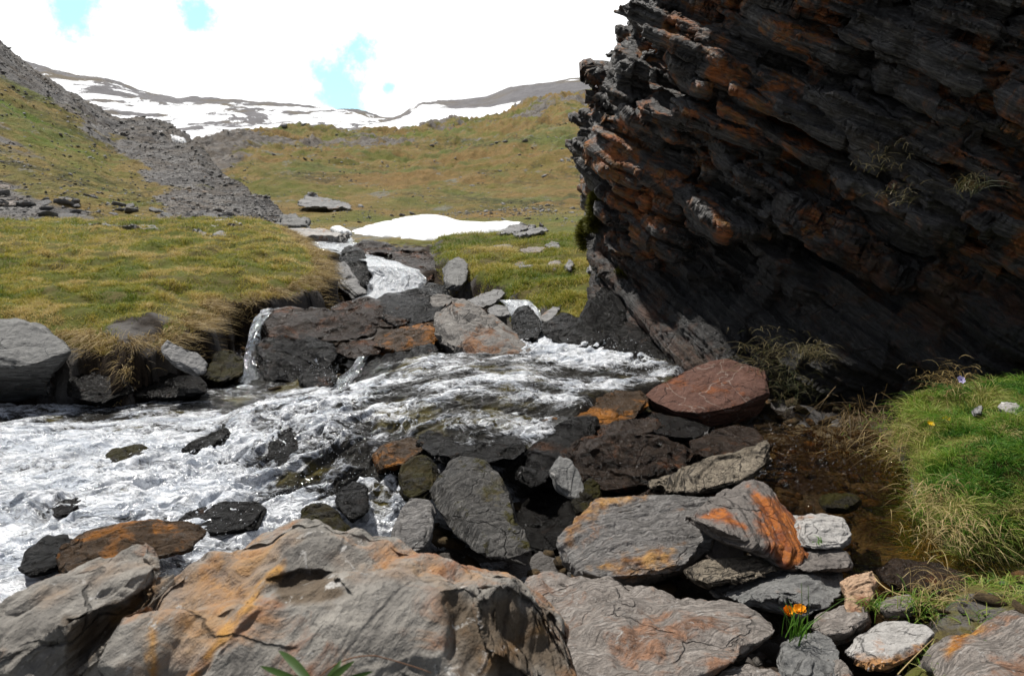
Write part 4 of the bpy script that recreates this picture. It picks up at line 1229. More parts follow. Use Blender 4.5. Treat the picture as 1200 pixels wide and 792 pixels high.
rock('flat_rock', 'broad flat pinkish grey slab to the right of the big foreground boulder', M['slab'],
     [(612, 668, 1.98), (650, 666, 1.99), (720, 670, 1.94), (800, 686, 1.86), (880, 708, 1.76), (916, 728, 1.68), (921, 744, 1.62), (895, 765, 1.54), (860, 786, 1.47), (800, 830, 1.38), (690, 850, 1.32), (610, 800, 1.42), (640, 740, 1.62), (780, 740, 1.58)], t=.16, facet=.015, big=.01, strat=.005, lam=.012, chips=.03, n=(0.1, -.2, .97))
rock('flat_rock', 'grey corner slab with a bright orange streak at the bottom right', M['slab'],
     [(1045, 800, 1.5), (1090, 756, 1.62), (1130, 730, 1.7), (1180, 706, 1.8), (1260, 690, 1.85), (1300, 760, 1.6), (1260, 900, 1.25), (1060, 860, 1.3), (1130, 790, 1.46)], t=.14, big=.02, n=(-.3, -.2, .93), strat=.005, ochre=[([(1100, 760), (1118, 742), (1148, 728), (1166, 732), (1140, 748), (1112, 772)], 8)])
rock('rock', 'grey rounded rock wedged behind the yellow flower beside the flat slab', M['grey'],
     [(838, 690, 1.98), (870, 676, 2.03), (920, 660, 2.08), (965, 656, 2.1), (986, 664, 2.07), (988, 690, 1.97), (960, 706, 1.88), (930, 716, 1.83), (890, 705, 1.84), (935, 686, 1.93)], t=.12, n=(.1, -.5, .85))
rock('stone', 'peach coloured standing stone between grey rock and white stone', M['peach'],
     [(984, 680, 1.9), (1000, 669, 1.94), (1020, 668, 1.94), (1026, 678, 1.92), (1020, 700, 1.84), (1014, 716, 1.79), (1000, 724, 1.76), (992, 706, 1.81)], t=.06, n=(.3, -.6, .7))
rock('stone', 'reddish grey flat stone lying at the foot of the peach stone', M['slab'],
     [(948, 735, 1.71), (960, 718, 1.79), (985, 708, 1.83), (1018, 708, 1.82), (1022, 722, 1.76), (1000, 738, 1.70), (970, 748, 1.67)], t=.08)
rock('stone', 'white and orange wedge stone at the front among small grass blades', M['pale'],
     [(988, 762, 1.62), (1010, 738, 1.7), (1036, 724, 1.75), (1085, 732, 1.72), (1094, 742, 1.68), (1078, 764, 1.6), (1040, 784, 1.54), (1005, 780, 1.55), (1000, 768, 1.57), (1060, 760, 1.59)], t=.08, n=(.2, -.3, .93), strat=.003, slip=.2, ochre=[([(985, 770), (1008, 766), (1045, 768), (1086, 752), (1080, 772), (1040, 792), (1000, 788)], 8)])
rock('stone', 'small dark grey angular stone in front of the reddish flat stone', M['grey'],
     [(912, 770, 1.58), (925, 752, 1.65), (960, 741, 1.69), (978, 752, 1.66), (985, 775, 1.58), (975, 810, 1.48), (920, 812, 1.46), (950, 770, 1.56)], t=.08)
rock('stone', 'small brownish stone split in layers next to the white wedge stone', M['slab'],
     [(955, 790, 1.53), (965, 768, 1.6), (985, 772, 1.59), (1000, 790, 1.54), (1005, 815, 1.46), (960, 818, 1.45)], t=.06, n=(.7, -.2, .6))
rock('stone', 'small tan stone half out of the bottom edge under the flat slab', M['slab'],
     [(838, 800, 1.46), (850, 786, 1.5), (880, 780, 1.52), (915, 788, 1.5), (920, 810, 1.44), (860, 825, 1.4)], t=.06)
rock('stone', 'dark purplish wet stone lying in the brown brook', M['wetbrown'],
     [(1030, 668, 2.04), (1050, 656, 2.1), (1100, 660, 2.08), (1140, 668, 2.03), (1145, 686, 1.97), (1110, 694, 1.93), (1060, 692, 1.94), (1036, 684, 1.97)], t=.05)
rock('stone', 'little flat pink stone beside the straw stem', M['slab'],
     [(1030, 708, 1.84), (1040, 699, 1.88), (1066, 698, 1.88), (1072, 708, 1.83), (1058, 716, 1.79), (1038, 716, 1.79)], t=.04)
rock('stone', 'pale grey block at the edge of the brown brook', M['pale'],
     [(922, 612, 2.22), (930, 604, 2.26), (960, 601, 2.27), (985, 606, 2.25), (1000, 628, 2.16), (985, 638, 2.10), (950, 640, 2.08), (926, 640, 2.1), (945, 612, 2.17), (985, 616, 2.18)], t=.08, big=.02)
rock('stone', 'rust brown stone carrying the pale grey block', M['orange'],
     [(920, 640, 2.14), (960, 638, 2.14), (985, 640, 2.12), (1004, 652, 2.06), (1000, 664, 2.0), (950, 668, 1.99), (925, 664, 2.02)], t=.08)
rock('flat_rock', 'grey wedge slab with a bright orange lichen face leaning over the gap', M['orange'],
     [(811, 603, 2.14), (840, 586, 2.27), (868, 572, 2.34), (888, 567, 2.36), (905, 574, 2.34), (924, 592, 2.31), (955, 628, 2.2), (978, 654, 2.1), (940, 664, 2.04), (915, 660, 2.01), (880, 632, 2.02), (850, 616, 2.05), (893, 600, 2.18)], t=.1, n=(-.4, -.3, .86), big=.008, chips=.006, facet=.015, it=2, ochre=[([(876, 566), (926, 590), (985, 660), (915, 668), (896, 640), (886, 606)], 12), ([(815, 604), (850, 592), (880, 622), (850, 616)], 6)])
rock('flat_rock', 'small flat slab tucked under the orange wedge', M['wood'],
     [(808, 668, 2.02), (830, 658, 2.06), (880, 651, 2.09), (914, 654, 2.07), (916, 664, 2.02), (880, 676, 1.95), (830, 682, 1.93), (810, 678, 1.96)], t=.08)
rock('flat_rock', 'large wet striped slab with rusty upper edge in the middle of the right bank', M['striped'],
     [(655, 640, 2.17), (668, 606, 2.28), (690, 581, 2.36), (745, 576, 2.4), (800, 577, 2.4), (829, 580, 2.38), (828, 640, 2.15), (800, 668, 2.05), (740, 680, 2.02), (690, 676, 2.04), (658, 664, 2.1), (760, 650, 2.11)], t=.16, n=(.2, -.84, .5), facet=.02, it=1, strat=.004, ochre=[([(655, 630), (668, 604), (690, 576), (770, 570), (750, 586), (705, 598), (680, 622), (664, 650)], 14), ([(690, 664), (760, 640), (800, 640), (790, 668), (740, 676)], 16)], big=.008, lam=.014)
rock('flat_rock', 'long pale striped slab like driftwood pointing up to the right', M['wood'],
     [(758, 564, 2.64), (800, 545, 2.70), (850, 536, 2.74), (880, 526, 2.78), (897, 518, 2.8), (909, 534, 2.74), (884, 558, 2.64), (830, 572, 2.56), (776, 577, 2.55), (830, 556, 2.62)], t=.10, n=(.32, -.45, .83), big=.02, strat=.009, lam=.014)
rock('rock', 'dark low rock behind the driftwood-like slab', M['wetbrown'],
     [(806, 516, 3.12), (840, 502, 3.26), (866, 497, 3.3), (888, 503, 3.25), (898, 524, 3.08), (850, 540, 2.95), (812, 534, 3.0)], t=.15)
rock('rock', 'red brown lens-shaped rock standing out at the foot of the cliff', M['red'],
     [(758, 464, 3.66), (775, 450, 3.78), (800, 436, 3.9), (832, 425, 3.98), (866, 424, 4.0), (892, 434, 3.93), (902, 446, 3.82), (895, 458, 3.7), (860, 472, 3.58), (820, 482, 3.5), (782, 480, 3.54), (775, 492, 3.62), (830, 508, 3.6), (888, 486, 3.72)], t=.22, n=(.1, -.4, .9), big=.012, strat=.004, chips=.01, fine=.002, slip=.25)
rock('flat_rock', 'wet ochre slab at the water edge left of the red brown rock', M['gold'],
     [(632, 506, 3.05), (655, 484, 3.3), (680, 466, 3.5), (715, 459, 3.62), (756, 460, 3.62), (764, 472, 3.5), (745, 490, 3.28), (700, 502, 3.14), (660, 514, 3.03)], t=.14, n=(.2, -.2, .95), strat=.01)
rock('flat_rock', 'jagged dark slab rising beside the white water with a pale edge', M['wet'],
     [(608, 556, 2.7), (625, 526, 2.88), (655, 502, 3.06), (682, 490, 3.16), (702, 492, 3.15), (694, 508, 3.0), (662, 536, 2.8), (636, 566, 2.66)], t=.12, n=(-.3, -.5, .8), strat=.012)
rock('flat_rock', 'thin dark slab with rusty tip under the ochre slab', M['wetbrown'],
     [(668, 520, 2.96), (690, 497, 3.14), (730, 492, 3.18), (764, 487, 3.22), (771, 498, 3.12), (735, 514, 2.98), (700, 524, 2.9)], t=.1, strat=.01)
rock('rock', 'dark rusty rock under the thin slabs above the shaded hollow', M['wetbrown'],
     [(664, 534, 2.82), (690, 512, 2.94), (730, 508, 2.97), (775, 512, 2.96), (806, 530, 2.92), (798, 560, 2.78), (730, 574, 2.68), (684, 568, 2.68), (700, 530, 2.82)], t=.14, strat=.014, big=.02, chips=.03)
rock('stone', 'oval grey stone standing in the shaded hollow', M['grey'],
     [(645, 552, 2.52), (652, 538, 2.58), (664, 537, 2.58), (676, 552, 2.53), (684, 572, 2.47), (680, 586, 2.43), (666, 580, 2.44), (652, 568, 2.48)], t=.06, n=(-.6, -.3, .7), strat=.003, chips=.0)
rock('stone', 'small moss-covered stone next to the oval grey stone', M['mosscap'],
     [(672, 588, 2.42), (680, 572, 2.48), (692, 561, 2.52), (702, 568, 2.5), (703, 582, 2.45), (690, 598, 2.38), (676, 600, 2.37)], t=.06)
rock('flat_rock', 'flat black wet slab bridging over the tilted grey slab', M['wet'],
     [(489, 514, 2.92), (505, 506, 3.0), (550, 510, 3.0), (604, 513, 2.98), (618, 528, 2.88), (600, 546, 2.74), (560, 548, 2.72), (515, 540, 2.75), (494, 526, 2.84)], t=.14, n=(.1, -.1, .98), strat=.008)
rock('flat_rock', 'large tilted grey slab with moss streaks rising from the stream', M['mossy'],
     [(498, 566, 2.5), (510, 542, 2.64), (528, 531, 2.72), (556, 534, 2.72), (580, 556, 2.62), (606, 590, 2.46), (634, 640, 2.24), (622, 664, 2.12), (570, 650, 2.12), (540, 630, 2.18), (512, 596, 2.34), (560, 580, 2.44)], t=.14, n=(.55, -.5, .6), big=.008, strat=.003, lam=.015, facet=.04, slip=.5)
rock('stone', 'small grey wedge at the left foot of the tilted slab', M['striped'],
     [(452, 646, 2.16), (466, 614, 2.3), (478, 586, 2.42), (500, 588, 2.4), (508, 600, 2.36), (500, 632, 2.24), (492, 650, 2.14)], t=.1)
rock('rock', 'mossy brown rock under the left end of the black slab', M['mosscap'],
     [(466, 560, 2.62), (474, 540, 2.74), (492, 532, 2.78), (508, 545, 2.7), (508, 572, 2.56), (490, 588, 2.46), (472, 580, 2.5)], t=.1)
rock('rock', 'wet amber stone at the top of the inner chute', M['gold'],
     [(438, 535, 2.78), (452, 521, 2.88), (480, 514, 2.94), (496, 520, 2.9), (490, 534, 2.8), (466, 546, 2.72), (446, 548, 2.7)], t=.1)
rock('rock', 'black stone with a glassy water lip in the middle of the cascade', M['wet'],
     [(393, 580, 2.5), (397, 562, 2.6), (412, 554, 2.64), (427, 560, 2.6), (428, 584, 2.48), (412, 596, 2.42)], dz=0.03, t=.1)
rock('rock', 'dark mossy dome of rock in the foam behind the big boulder', M['mosscap'],
     [(345, 602, 2.38), (354, 590, 2.45), (376, 584, 2.48), (396, 592, 2.44), (406, 612, 2.34), (400, 634, 2.22), (360, 634, 2.22), (346, 620, 2.28), (376, 606, 2.33)], dz=0.02, t=.12, big=.05)
rock('rock', 'small black upright rock splitting the white water', M['wet'],
     [(313, 522, 2.96), (318, 498, 3.12), (330, 487, 3.18), (346, 492, 3.14), (352, 508, 3.04), (346, 530, 2.9), (326, 534, 2.88)], dz=0.03, t=.12)
rock('rock', 'olive tinted rock glimpsed through the cascade', M['mosscap'],
     [(370, 528, 2.92), (374, 512, 3.02), (386, 508, 3.04), (396, 520, 2.96), (396, 538, 2.86), (380, 544, 2.82)], dz=0.05, t=.08)
rock('rock', 'low dark rock awash in the white pool behind the rusty slab', M['wet'],
     [(214, 596, 2.45), (230, 580, 2.55), (262, 573, 2.58), (292, 572, 2.58), (308, 582, 2.52), (300, 600, 2.42), (250, 606, 2.4)], dz=0.055, t=.12)
rock('rock', 'thin dark rock tip breaking the foam below the left bank', M['wet'],
     [(214, 514, 3.02), (236, 500, 3.14), (262, 490, 3.2), (268, 498, 3.14), (246, 512, 3.02), (226, 520, 2.97)], dz=0.045, t=.1)
rock('rock', 'grey brown rock just under the surface of the white pool', M['mosscap'],
     [(112, 524, 2.94), (128, 508, 3.06), (155, 504, 3.08), (172, 512, 3.02), (166, 528, 2.92), (136, 532, 2.88)], dz=0.06, t=.08)
rock('rock', 'small dark fleck of rock in the pool near the left edge', M['wet'],
     [(54, 584, 2.53), (66, 574, 2.58), (86, 568, 2.62), (94, 574, 2.58), (84, 586, 2.51), (64, 590, 2.49)], dz=0.04, t=.06)
rock('flat_rock', 'rusty orange wet slab standing in foam behind the foreground boulders', M['gold'],
     [(62, 664, 1.98), (74, 640, 2.06), (96, 622, 2.14), (140, 612, 2.18), (190, 608, 2.2), (228, 610, 2.19), (246, 626, 2.12), (225, 640, 2.06), (160, 644, 2.03), (110, 662, 1.96), (80, 672, 1.93), (150, 630, 2.07)], t=.12, strat=.01, n=(.1, -.5, .85))
rock('rock', 'black wet rock beside the rusty slab with water curling over', M['wet'],
     [(24, 664, 2.0), (32, 642, 2.1), (56, 628, 2.16), (78, 628, 2.15), (84, 645, 2.06), (70, 664, 1.98), (40, 674, 1.94)], t=.12)
rock('boulder', 'pale topped boulder with black underside at the left edge below the turf', M['grey'],
     [(-60, 384, 3.95), (-20, 377, 4.0), (25, 375, 4.05), (50, 384, 4.0), (70, 400, 3.9), (76, 410, 3.82), (60, 424, 3.72), (0, 428, 3.66), (-60, 428, 3.66), (66, 442, 3.98), (56, 470, 4.1), (-60, 478, 4.1)], t=.35, big=.012, strat=.006, n=(.1, -.2, .97))
rock('stone', 'pale curved stone hanging under the turf overhang', M['slate'],
     [(194, 408, 3.86), (200, 402, 3.9), (216, 408, 3.88), (232, 418, 3.84), (240, 432, 3.78), (232, 438, 3.74), (212, 428, 3.76), (198, 418, 3.8)], t=.12, n=(.5, -.4, .75))
rock('rock', 'black wet stone in shadow at the bank foot beside the pale boulder', M['wet'],
     [(82, 462, 3.75), (90, 440, 3.95), (112, 432, 4.0), (140, 438, 3.95), (150, 458, 3.8), (120, 470, 3.7)], t=.25)
rock('rock', 'long black ledge under the overhanging turf beside the curved stone', M['wet'],
     [(150, 462, 3.85), (165, 440, 4.05), (200, 436, 4.1), (236, 442, 4.05), (246, 458, 3.9), (200, 468, 3.8)], t=.25)
rock('rock', 'dark mossy rock between the side waterfall and the left bank', M['mosscap'],
     [(240, 440, 4.15), (250, 415, 4.4), (268, 408, 4.5), (286, 418, 4.45), (288, 440, 4.25), (262, 450, 4.1)], t=.25)
rock('flat_rock', 'dark brown slab squeezed under the driftwood-like slab', M['wetbrown'],
     [(742, 590, 2.56), (760, 572, 2.66), (820, 566, 2.7), (870, 566, 2.7), (880, 580, 2.6), (820, 596, 2.5), (760, 600, 2.48)], t=.12)
rock('rock', 'black rock filling the hollow between tilted slab and striped slab', M['wet'],
     [(606, 590, 2.62), (620, 560, 2.8), (655, 552, 2.85), (690, 580, 2.66), (690, 612, 2.5), (650, 640, 2.36), (615, 626, 2.42)], t=.12, dz=.05)
rock('flat_rock', 'black flat slab behind the jagged slabs next to the red brown rock', M['wet'],
     [(730, 498, 3.3), (750, 482, 3.5), (790, 488, 3.45), (830, 500, 3.35), (826, 512, 3.2), (780, 514, 3.15)], t=.14)
# ---- the heap in the middle
rock('boulder', 'big mottled grey and orange boulder in the centre beside the cascade', M['mid'],
     [(500, 376, 4.75), (508, 362, 4.9), (524, 350, 5.0), (545, 352, 5.0), (575, 368, 4.95), (598, 384, 4.85), (614, 402, 4.7), (624, 424, 4.5), (620, 436, 4.4), (575, 430, 4.32), (545, 424, 4.36), (520, 408, 4.5), (506, 392, 4.62), (560, 395, 4.55)], t=.35, n=(.3, -.4, .85), big=.012, strat=.006, chips=.02)
rock('boulder', 'orange backed rock peeping out behind the mottled boulder', M['mid'],
     [(500, 350, 5.3), (512, 344, 5.4), (530, 348, 5.35), (545, 356, 5.25), (530, 366, 5.15), (505, 362, 5.2)], t=.2)
rock('flat_rock', 'brown humped slab at the left of the heap with water sliding round it', M['wetbrown'],
     [(300, 380, 4.85), (312, 366, 5.0), (340, 359, 5.08), (375, 360, 5.08), (410, 372, 4.95), (440, 384, 4.85), (438, 394, 4.75), (400, 402, 4.62), (350, 402, 4.6), (312, 396, 4.65)], t=.25)
rock('rock', 'black wet rock under the brown humped slab', M['wet'],
     [(300, 412, 4.55), (312, 396, 4.68), (345, 391, 4.72), (380, 398, 4.66), (392, 408, 4.56), (385, 430, 4.4), (350, 446, 4.3), (312, 444, 4.32)], t=.25)
rock('flat_rock', 'grey brown flat slab on top of the heap', M['wetbrown'],
     [(386, 362, 5.1), (398, 352, 5.22), (430, 348, 5.28), (458, 356, 5.2), (478, 370, 5.05), (470, 382, 4.92), (430, 382, 4.9), (396, 374, 4.98)], t=.22)
rock('flat_rock', 'dark upper slab of the heap below the waterfall', M['wet'],
     [(440, 358, 5.2), (458, 344, 5.4), (490, 341, 5.45), (516, 346, 5.38), (520, 356, 5.25), (508, 374, 5.0), (480, 384, 4.88), (455, 376, 4.98)], t=.22, strat=.014)
rock('flat_rock', 'dark slab with rusty face in the middle of the heap', M['gold'],
     [(436, 396, 4.72), (470, 384, 4.86), (505, 378, 4.86), (512, 398, 4.64), (500, 412, 4.5), (455, 416, 4.46), (434, 408, 4.56)], t=.2)
rock('flat_rock', 'flat brown slab lying between the two small chutes', M['wetbrown'],
     [(390, 410, 4.6), (400, 400, 4.68), (430, 398, 4.7), (444, 404, 4.62), (440, 416, 4.5), (410, 420, 4.45)], t=.15)
rock('flat_rock', 'long black slab at the foot of the heap over the smooth water lip', M['wet'],
     [(412, 440, 4.32), (430, 422, 4.46), (470, 410, 4.54), (508, 404, 4.56), (516, 418, 4.42), (490, 430, 4.32), (450, 444, 4.22), (425, 452, 4.18)], t=.16)
rock('rock', 'small dark block in the foam below the heap', M['wet'],
     [(351, 448, 4.2), (354, 436, 4.3), (370, 430, 4.36), (392, 432, 4.34), (398, 444, 4.22), (388, 457, 4.1), (360, 458, 4.1)], t=.14)
# ---- beside and above the upper waterfall
rock('rock', 'dark blocky rock left of the upper waterfall', M['wet'],
     [(396, 300, 7.75), (402, 287, 8.0), (420, 287, 8.0), (430, 296, 7.8), (436, 318, 7.4), (436, 338, 7.1), (424, 342, 7.0), (408, 326, 7.25), (398, 312, 7.5)], t=.35)
rock('rock', 'pale leaning slab left of the dark blocky rock', M['slate'],
     [(390, 310, 7.5), (400, 306, 7.6), (416, 322, 7.3), (428, 340, 7.0), (430, 350, 6.8), (414, 348, 6.8), (398, 330, 7.1)], t=.25)
rock('flat_rock', 'dark overhanging slab right of the upper waterfall lip', M['wetbrown'],
     [(415, 288, 8.3), (425, 282, 8.5), (450, 284, 8.5), (466, 292, 8.3), (464, 300, 8.1), (440, 300, 8.05), (420, 298, 8.1)], t=.3)
rock('flat_rock', 'undercut brown ledge above the upper waterfall', M['wetbrown'],
     [(455, 300, 7.95), (470, 294, 8.1), (505, 298, 8.0), (508, 318, 7.55), (504, 338, 7.15), (494, 342, 7.05), (482, 320, 7.5), (462, 312, 7.6)], t=.4)
rock('rock', 'black pointed rock with pale top right of the upper waterfall', M['grey'],
     [(516, 312, 7.0), (530, 303, 7.2), (544, 299, 7.3), (545, 308, 7.1), (543, 326, 6.7), (536, 338, 6.45), (522, 336, 6.5), (530, 312, 6.95)], t=.3, n=(-.5, -.3, .8))
rock('stone', 'dark low stone between upper waterfall and black pointed rock', M['wet'],
     [(496, 340, 6.6), (505, 332, 6.8), (522, 334, 6.75), (528, 345, 6.5), (515, 352, 6.3), (498, 350, 6.4)], t=.2)
rock('flat_rock', 'light grey slab leaning beside the mottled boulder', M['slate'],
     [(552, 352, 5.9), (566, 345, 6.05), (585, 340, 6.15), (592, 345, 6.05), (580, 356, 5.8), (562, 362, 5.65)], t=.15)
rock('stone', 'flat pale stone at the right edge of the mottled boulder', M['slate'],
     [(571, 362, 5.6), (582, 357, 5.7), (604, 358, 5.7), (610, 364, 5.55), (596, 370, 5.4), (578, 369, 5.42)], t=.12)
rock('rock', 'dark upright rock in the right channel with water over its shoulder', M['wet'],
     [(602, 370, 5.2), (610, 356, 5.4), (622, 354, 5.42), (632, 366, 5.25), (636, 388, 4.95), (630, 404, 4.75), (612, 404, 4.75), (604, 388, 4.95)], t=.22)
rock('stone', 'grey slanted stone under the turf in the right channel', M['slate'],
     [(630, 372, 5.3), (645, 360, 5.5), (656, 358, 5.5), (652, 368, 5.3), (640, 378, 5.15)], t=.12, n=(-.5, -.4, .8))
rock('rock', 'dark wet rocks edge against the cliff foot right of the channel', M['wet'],
     [(634, 378, 5.1), (660, 368, 5.25), (690, 375, 5.1), (712, 392, 4.85), (700, 408, 4.68), (660, 402, 4.75), (640, 392, 4.9)], t=.2)
rock('rock', 'low black rock in front of the cliff foot by the foamy channel', M['wet'],
     [(700, 410, 4.7), (712, 384, 4.9), (745, 376, 4.95), (785, 402, 4.7), (808, 432, 4.42), (792, 446, 4.26), (748, 438, 4.36), (712, 424, 4.5)], t=.25)
rock('rock', 'tall dark wet rock leaning on the lower left corner of the cliff', M['wet'],
     [(676, 392, 4.95), (690, 352, 5.15), (708, 336, 5.2), (728, 352, 5.05), (738, 384, 4.9), (716, 408, 4.75), (690, 408, 4.8)], t=.2, n=(.3, -.4, .8))
# ---- slabs in the turf behind the channel
for lab, q, mt in (('long pale slab in the turf right of the snow patch', [(578, 272, 10.4), (592, 266, 11.4), (625, 263, 11.9), (630, 267, 11.2), (600, 275, 10.1), (582, 276, 10)], 'slate'),
                   ('second pale slab in front of the long slab near the snow patch', [(596, 275, 10), (620, 269, 10.7), (640, 266, 11.0), (641, 270, 10.5), (612, 278, 9.6)], 'slate'),
                   ('small flat grey slab in the grass under the two long slabs', [(576, 289, 8.7), (590, 286, 9.0), (604, 288, 8.8), (600, 291, 8.5), (582, 292, 8.4)], 'slate'),
                   ('flat white topped stone by the moss at the cliff edge', [(640, 287, 8.6), (648, 283, 8.9), (657, 285, 8.8), (655, 289, 8.4), (644, 290, 8.3)], 'slate'),
                   ('brownish slab in the grass left of the white topped stone', [(612, 294, 8.1), (622, 291, 8.4), (641, 292, 8.3), (636, 297, 7.9), (618, 298, 7.8)], 'slab'),
                   ('pale grey slab on the lower turf of the right slope', [(602, 311, 7.0), (612, 306, 7.3), (632, 309, 7.1), (624, 313, 6.8), (608, 314, 6.7)], 'slate'),
                   ('small rounded brown stone on the right turf slope', [(645, 313, 6.8), (650, 305, 7.1), (657, 306, 7.0), (656, 315, 6.6), (648, 319, 6.4)], 'slab'),
                   ('pale stone next to the cliff on the right turf slope', [(662, 310, 6.7), (667, 304, 6.9), (671, 308, 6.7), (669, 315, 6.4), (663, 316, 6.4)], 'slate'),
                   ('grey slab leaning where the turf meets the cliff foot', [(686, 316, 6.2), (696, 308, 6.4), (704, 310, 6.3), (700, 320, 6.0), (690, 323, 5.9)], 'slate'),
                   ('long tilted slab far up beside the stream head', [(350, 236, 17), (356, 229, 18), (380, 232, 18), (408, 239, 17.5), (410, 244, 16.5), (380, 242, 16.5), (352, 241, 16.5)], 'slate'),
                   ('dark block with pale top at the toe of the scree', [(324, 260, 11.8), (330, 253, 12.3), (346, 249, 12.8), (362, 258, 12), (366, 266, 11.4), (345, 268, 11.2), (328, 266, 11.4)], 'grey'),
                   ('white quartz slab at the bend of the upper stream', [(330, 275, 10.2), (336, 269, 10.8), (370, 268, 11), (408, 277, 10), (404, 281, 9.6), (360, 280, 9.7), (335, 279, 9.8)], 'pale'),
                   ('broad grey slab in the turf below the scree', [(66, 263, 9.8), (84, 258, 10.4), (118, 259, 10.3), (124, 263, 9.8), (100, 267, 9.3), (70, 266, 9.4)], 'slate'),
                   ('long thin slab right of the broad grey slab', [(122, 265, 9.6), (150, 262, 10), (180, 266, 9.5), (191, 271, 8.9), (160, 270, 9), (130, 268, 9.2)], 'slate'),
                   ('whitish slab beside the thin snow-pale stones on the left terrace', [(228, 262, 10.1), (240, 257, 10.8), (276, 258, 10.7), (293, 265, 9.8), (270, 268, 9.4), (236, 266, 9.6)], 'pale'),
                   ('grey slab under the whitish slab on the left terrace', [(226, 270, 9.1), (240, 265, 9.7), (262, 270, 9.1), (278, 278, 8.3), (260, 282, 8.0), (238, 277, 8.4)], 'slate'),
                   ('reddish boulder at the left edge on the foot of the scree', [(-40, 232, 11.8), (-12, 214, 13), (12, 218, 12.8), (26, 234, 11.8), (20, 242, 11.2), (-30, 244, 11)], 'slab'),
                   ('small pale stone lying on the left turf near the stream', [(343, 307, 7.6), (348, 304, 7.8), (358, 309, 7.4), (360, 313, 7.1), (352, 313, 7.1)], 'slate')):
    rock('flat_rock' if 'slab' in lab else 'stone' if 'stone' in lab else 'boulder', lab, M[mt], q, t=.03 * q[0][2], voxel=max(.006, .0013 * q[0][2]), chips=.02, it=1)
rock('stone', 'pale stone lying in the lush grass at the right edge', M['pale'],
     [(1171, 478, 2.83), (1176, 472, 2.86), (1190, 472, 2.86), (1202, 480, 2.82), (1196, 486, 2.78), (1180, 484, 2.79)], t=.04, n=(0, 0, 1))
rock('stone', 'small grey stone half hidden in grass below the violet flower', M['slate'],
     [(1140, 480, 2.84), (1146, 473, 2.88), (1152, 475, 2.87), (1150, 484, 2.81), (1142, 485, 2.8)], t=.03)
rock('stone', 'dark stone just breaking the surface of the brown brook', M['mosscap'],
     [(960, 586, 2.42), (975, 578, 2.46), (1000, 577, 2.46), (1008, 586, 2.41), (995, 595, 2.35), (968, 595, 2.36)], t=.05)
# ------------------------------------------------------------------ grass
def blades(name, m, root, length, width, tint, lean=None, droop=0.5, seg=3, spread=0.35, label=None, cat=None, kind='stuff', parent=None):
    n = len(root)
    a = rng.uniform(0, 2 * math.pi, n)
    d0 = np.stack([np.cos(a) * spread * rng.uniform(.2, 1.3, n), np.sin(a) * spread * rng.uniform(.2, 1.3, n), np.ones(n)], 1)
    if lean is not None: d0 = d0 + lean
    d0 /= np.linalg.norm(d0, axis=1)[:, None]
    hd = d0 * [1, 1, 0] + rng.normal(0, .12, (n, 3)) * [1, 1, 0]
    side = np.stack([-np.sin(a), np.cos(a), np.zeros(n)], 1); side += rng.normal(0, .4, (n, 3)); side /= np.linalg.norm(side, axis=1)[:, None]
    rows = []
    for k in range(seg + 1):
        t = k / seg
        c = root + d0 * (length * t)[:, None] + hd * (length * droop * t * t)[:, None] - np.array([0, 0, 1.0]) * (length * droop * .75 * t ** 2.4)[:, None]
        w = (width * (1 - t ** 1.6) * .5)[:, None]
        if k < seg: rows += [c - side * w, c + side * w]
        else: rows += [c]
    nv = 2 * seg + 1
    V = np.stack(rows, 1)
    base = (np.arange(n) * nv)[:, None]
    q = []; 
    for k in range(seg - 1):
        q.append(np.stack([2 * k, 2 * k + 1, 2 * k + 3, 2 * k + 2] * np.ones((n, 1), int), 1).reshape(4, n).T if False else np.tile([2 * k, 2 * k + 1, 2 * k + 3, 2 * k + 2], (n, 1)) + base)
    tr = np.tile([2 * seg - 2, 2 * seg - 1, 2 * seg], (n, 1)) + base
    Q = np.concatenate(q) if q else np.zeros((0, 4), int)
    loops = np.concatenate([Q.ravel(), tr.ravel()]); sizes = np.concatenate([np.full(len(Q), 4), np.full(n, 3)])
    me = mesh_np(name, V.reshape(-1, 3), loops, sizes)
    attr(me, 'tint', np.repeat(np.clip(tint, 0, 1), nv))
    o = link(name, me, m, parent)
    return tag(o, label, cat, kind=kind)


def pick(poly_lo, poly_hi, n, keep):
    x = rng.uniform(poly_lo[0], poly_hi[0], n); y = rng.uniform(poly_lo[1], poly_hi[1], n)
    k = keep(x, y); return x[k], y[k]


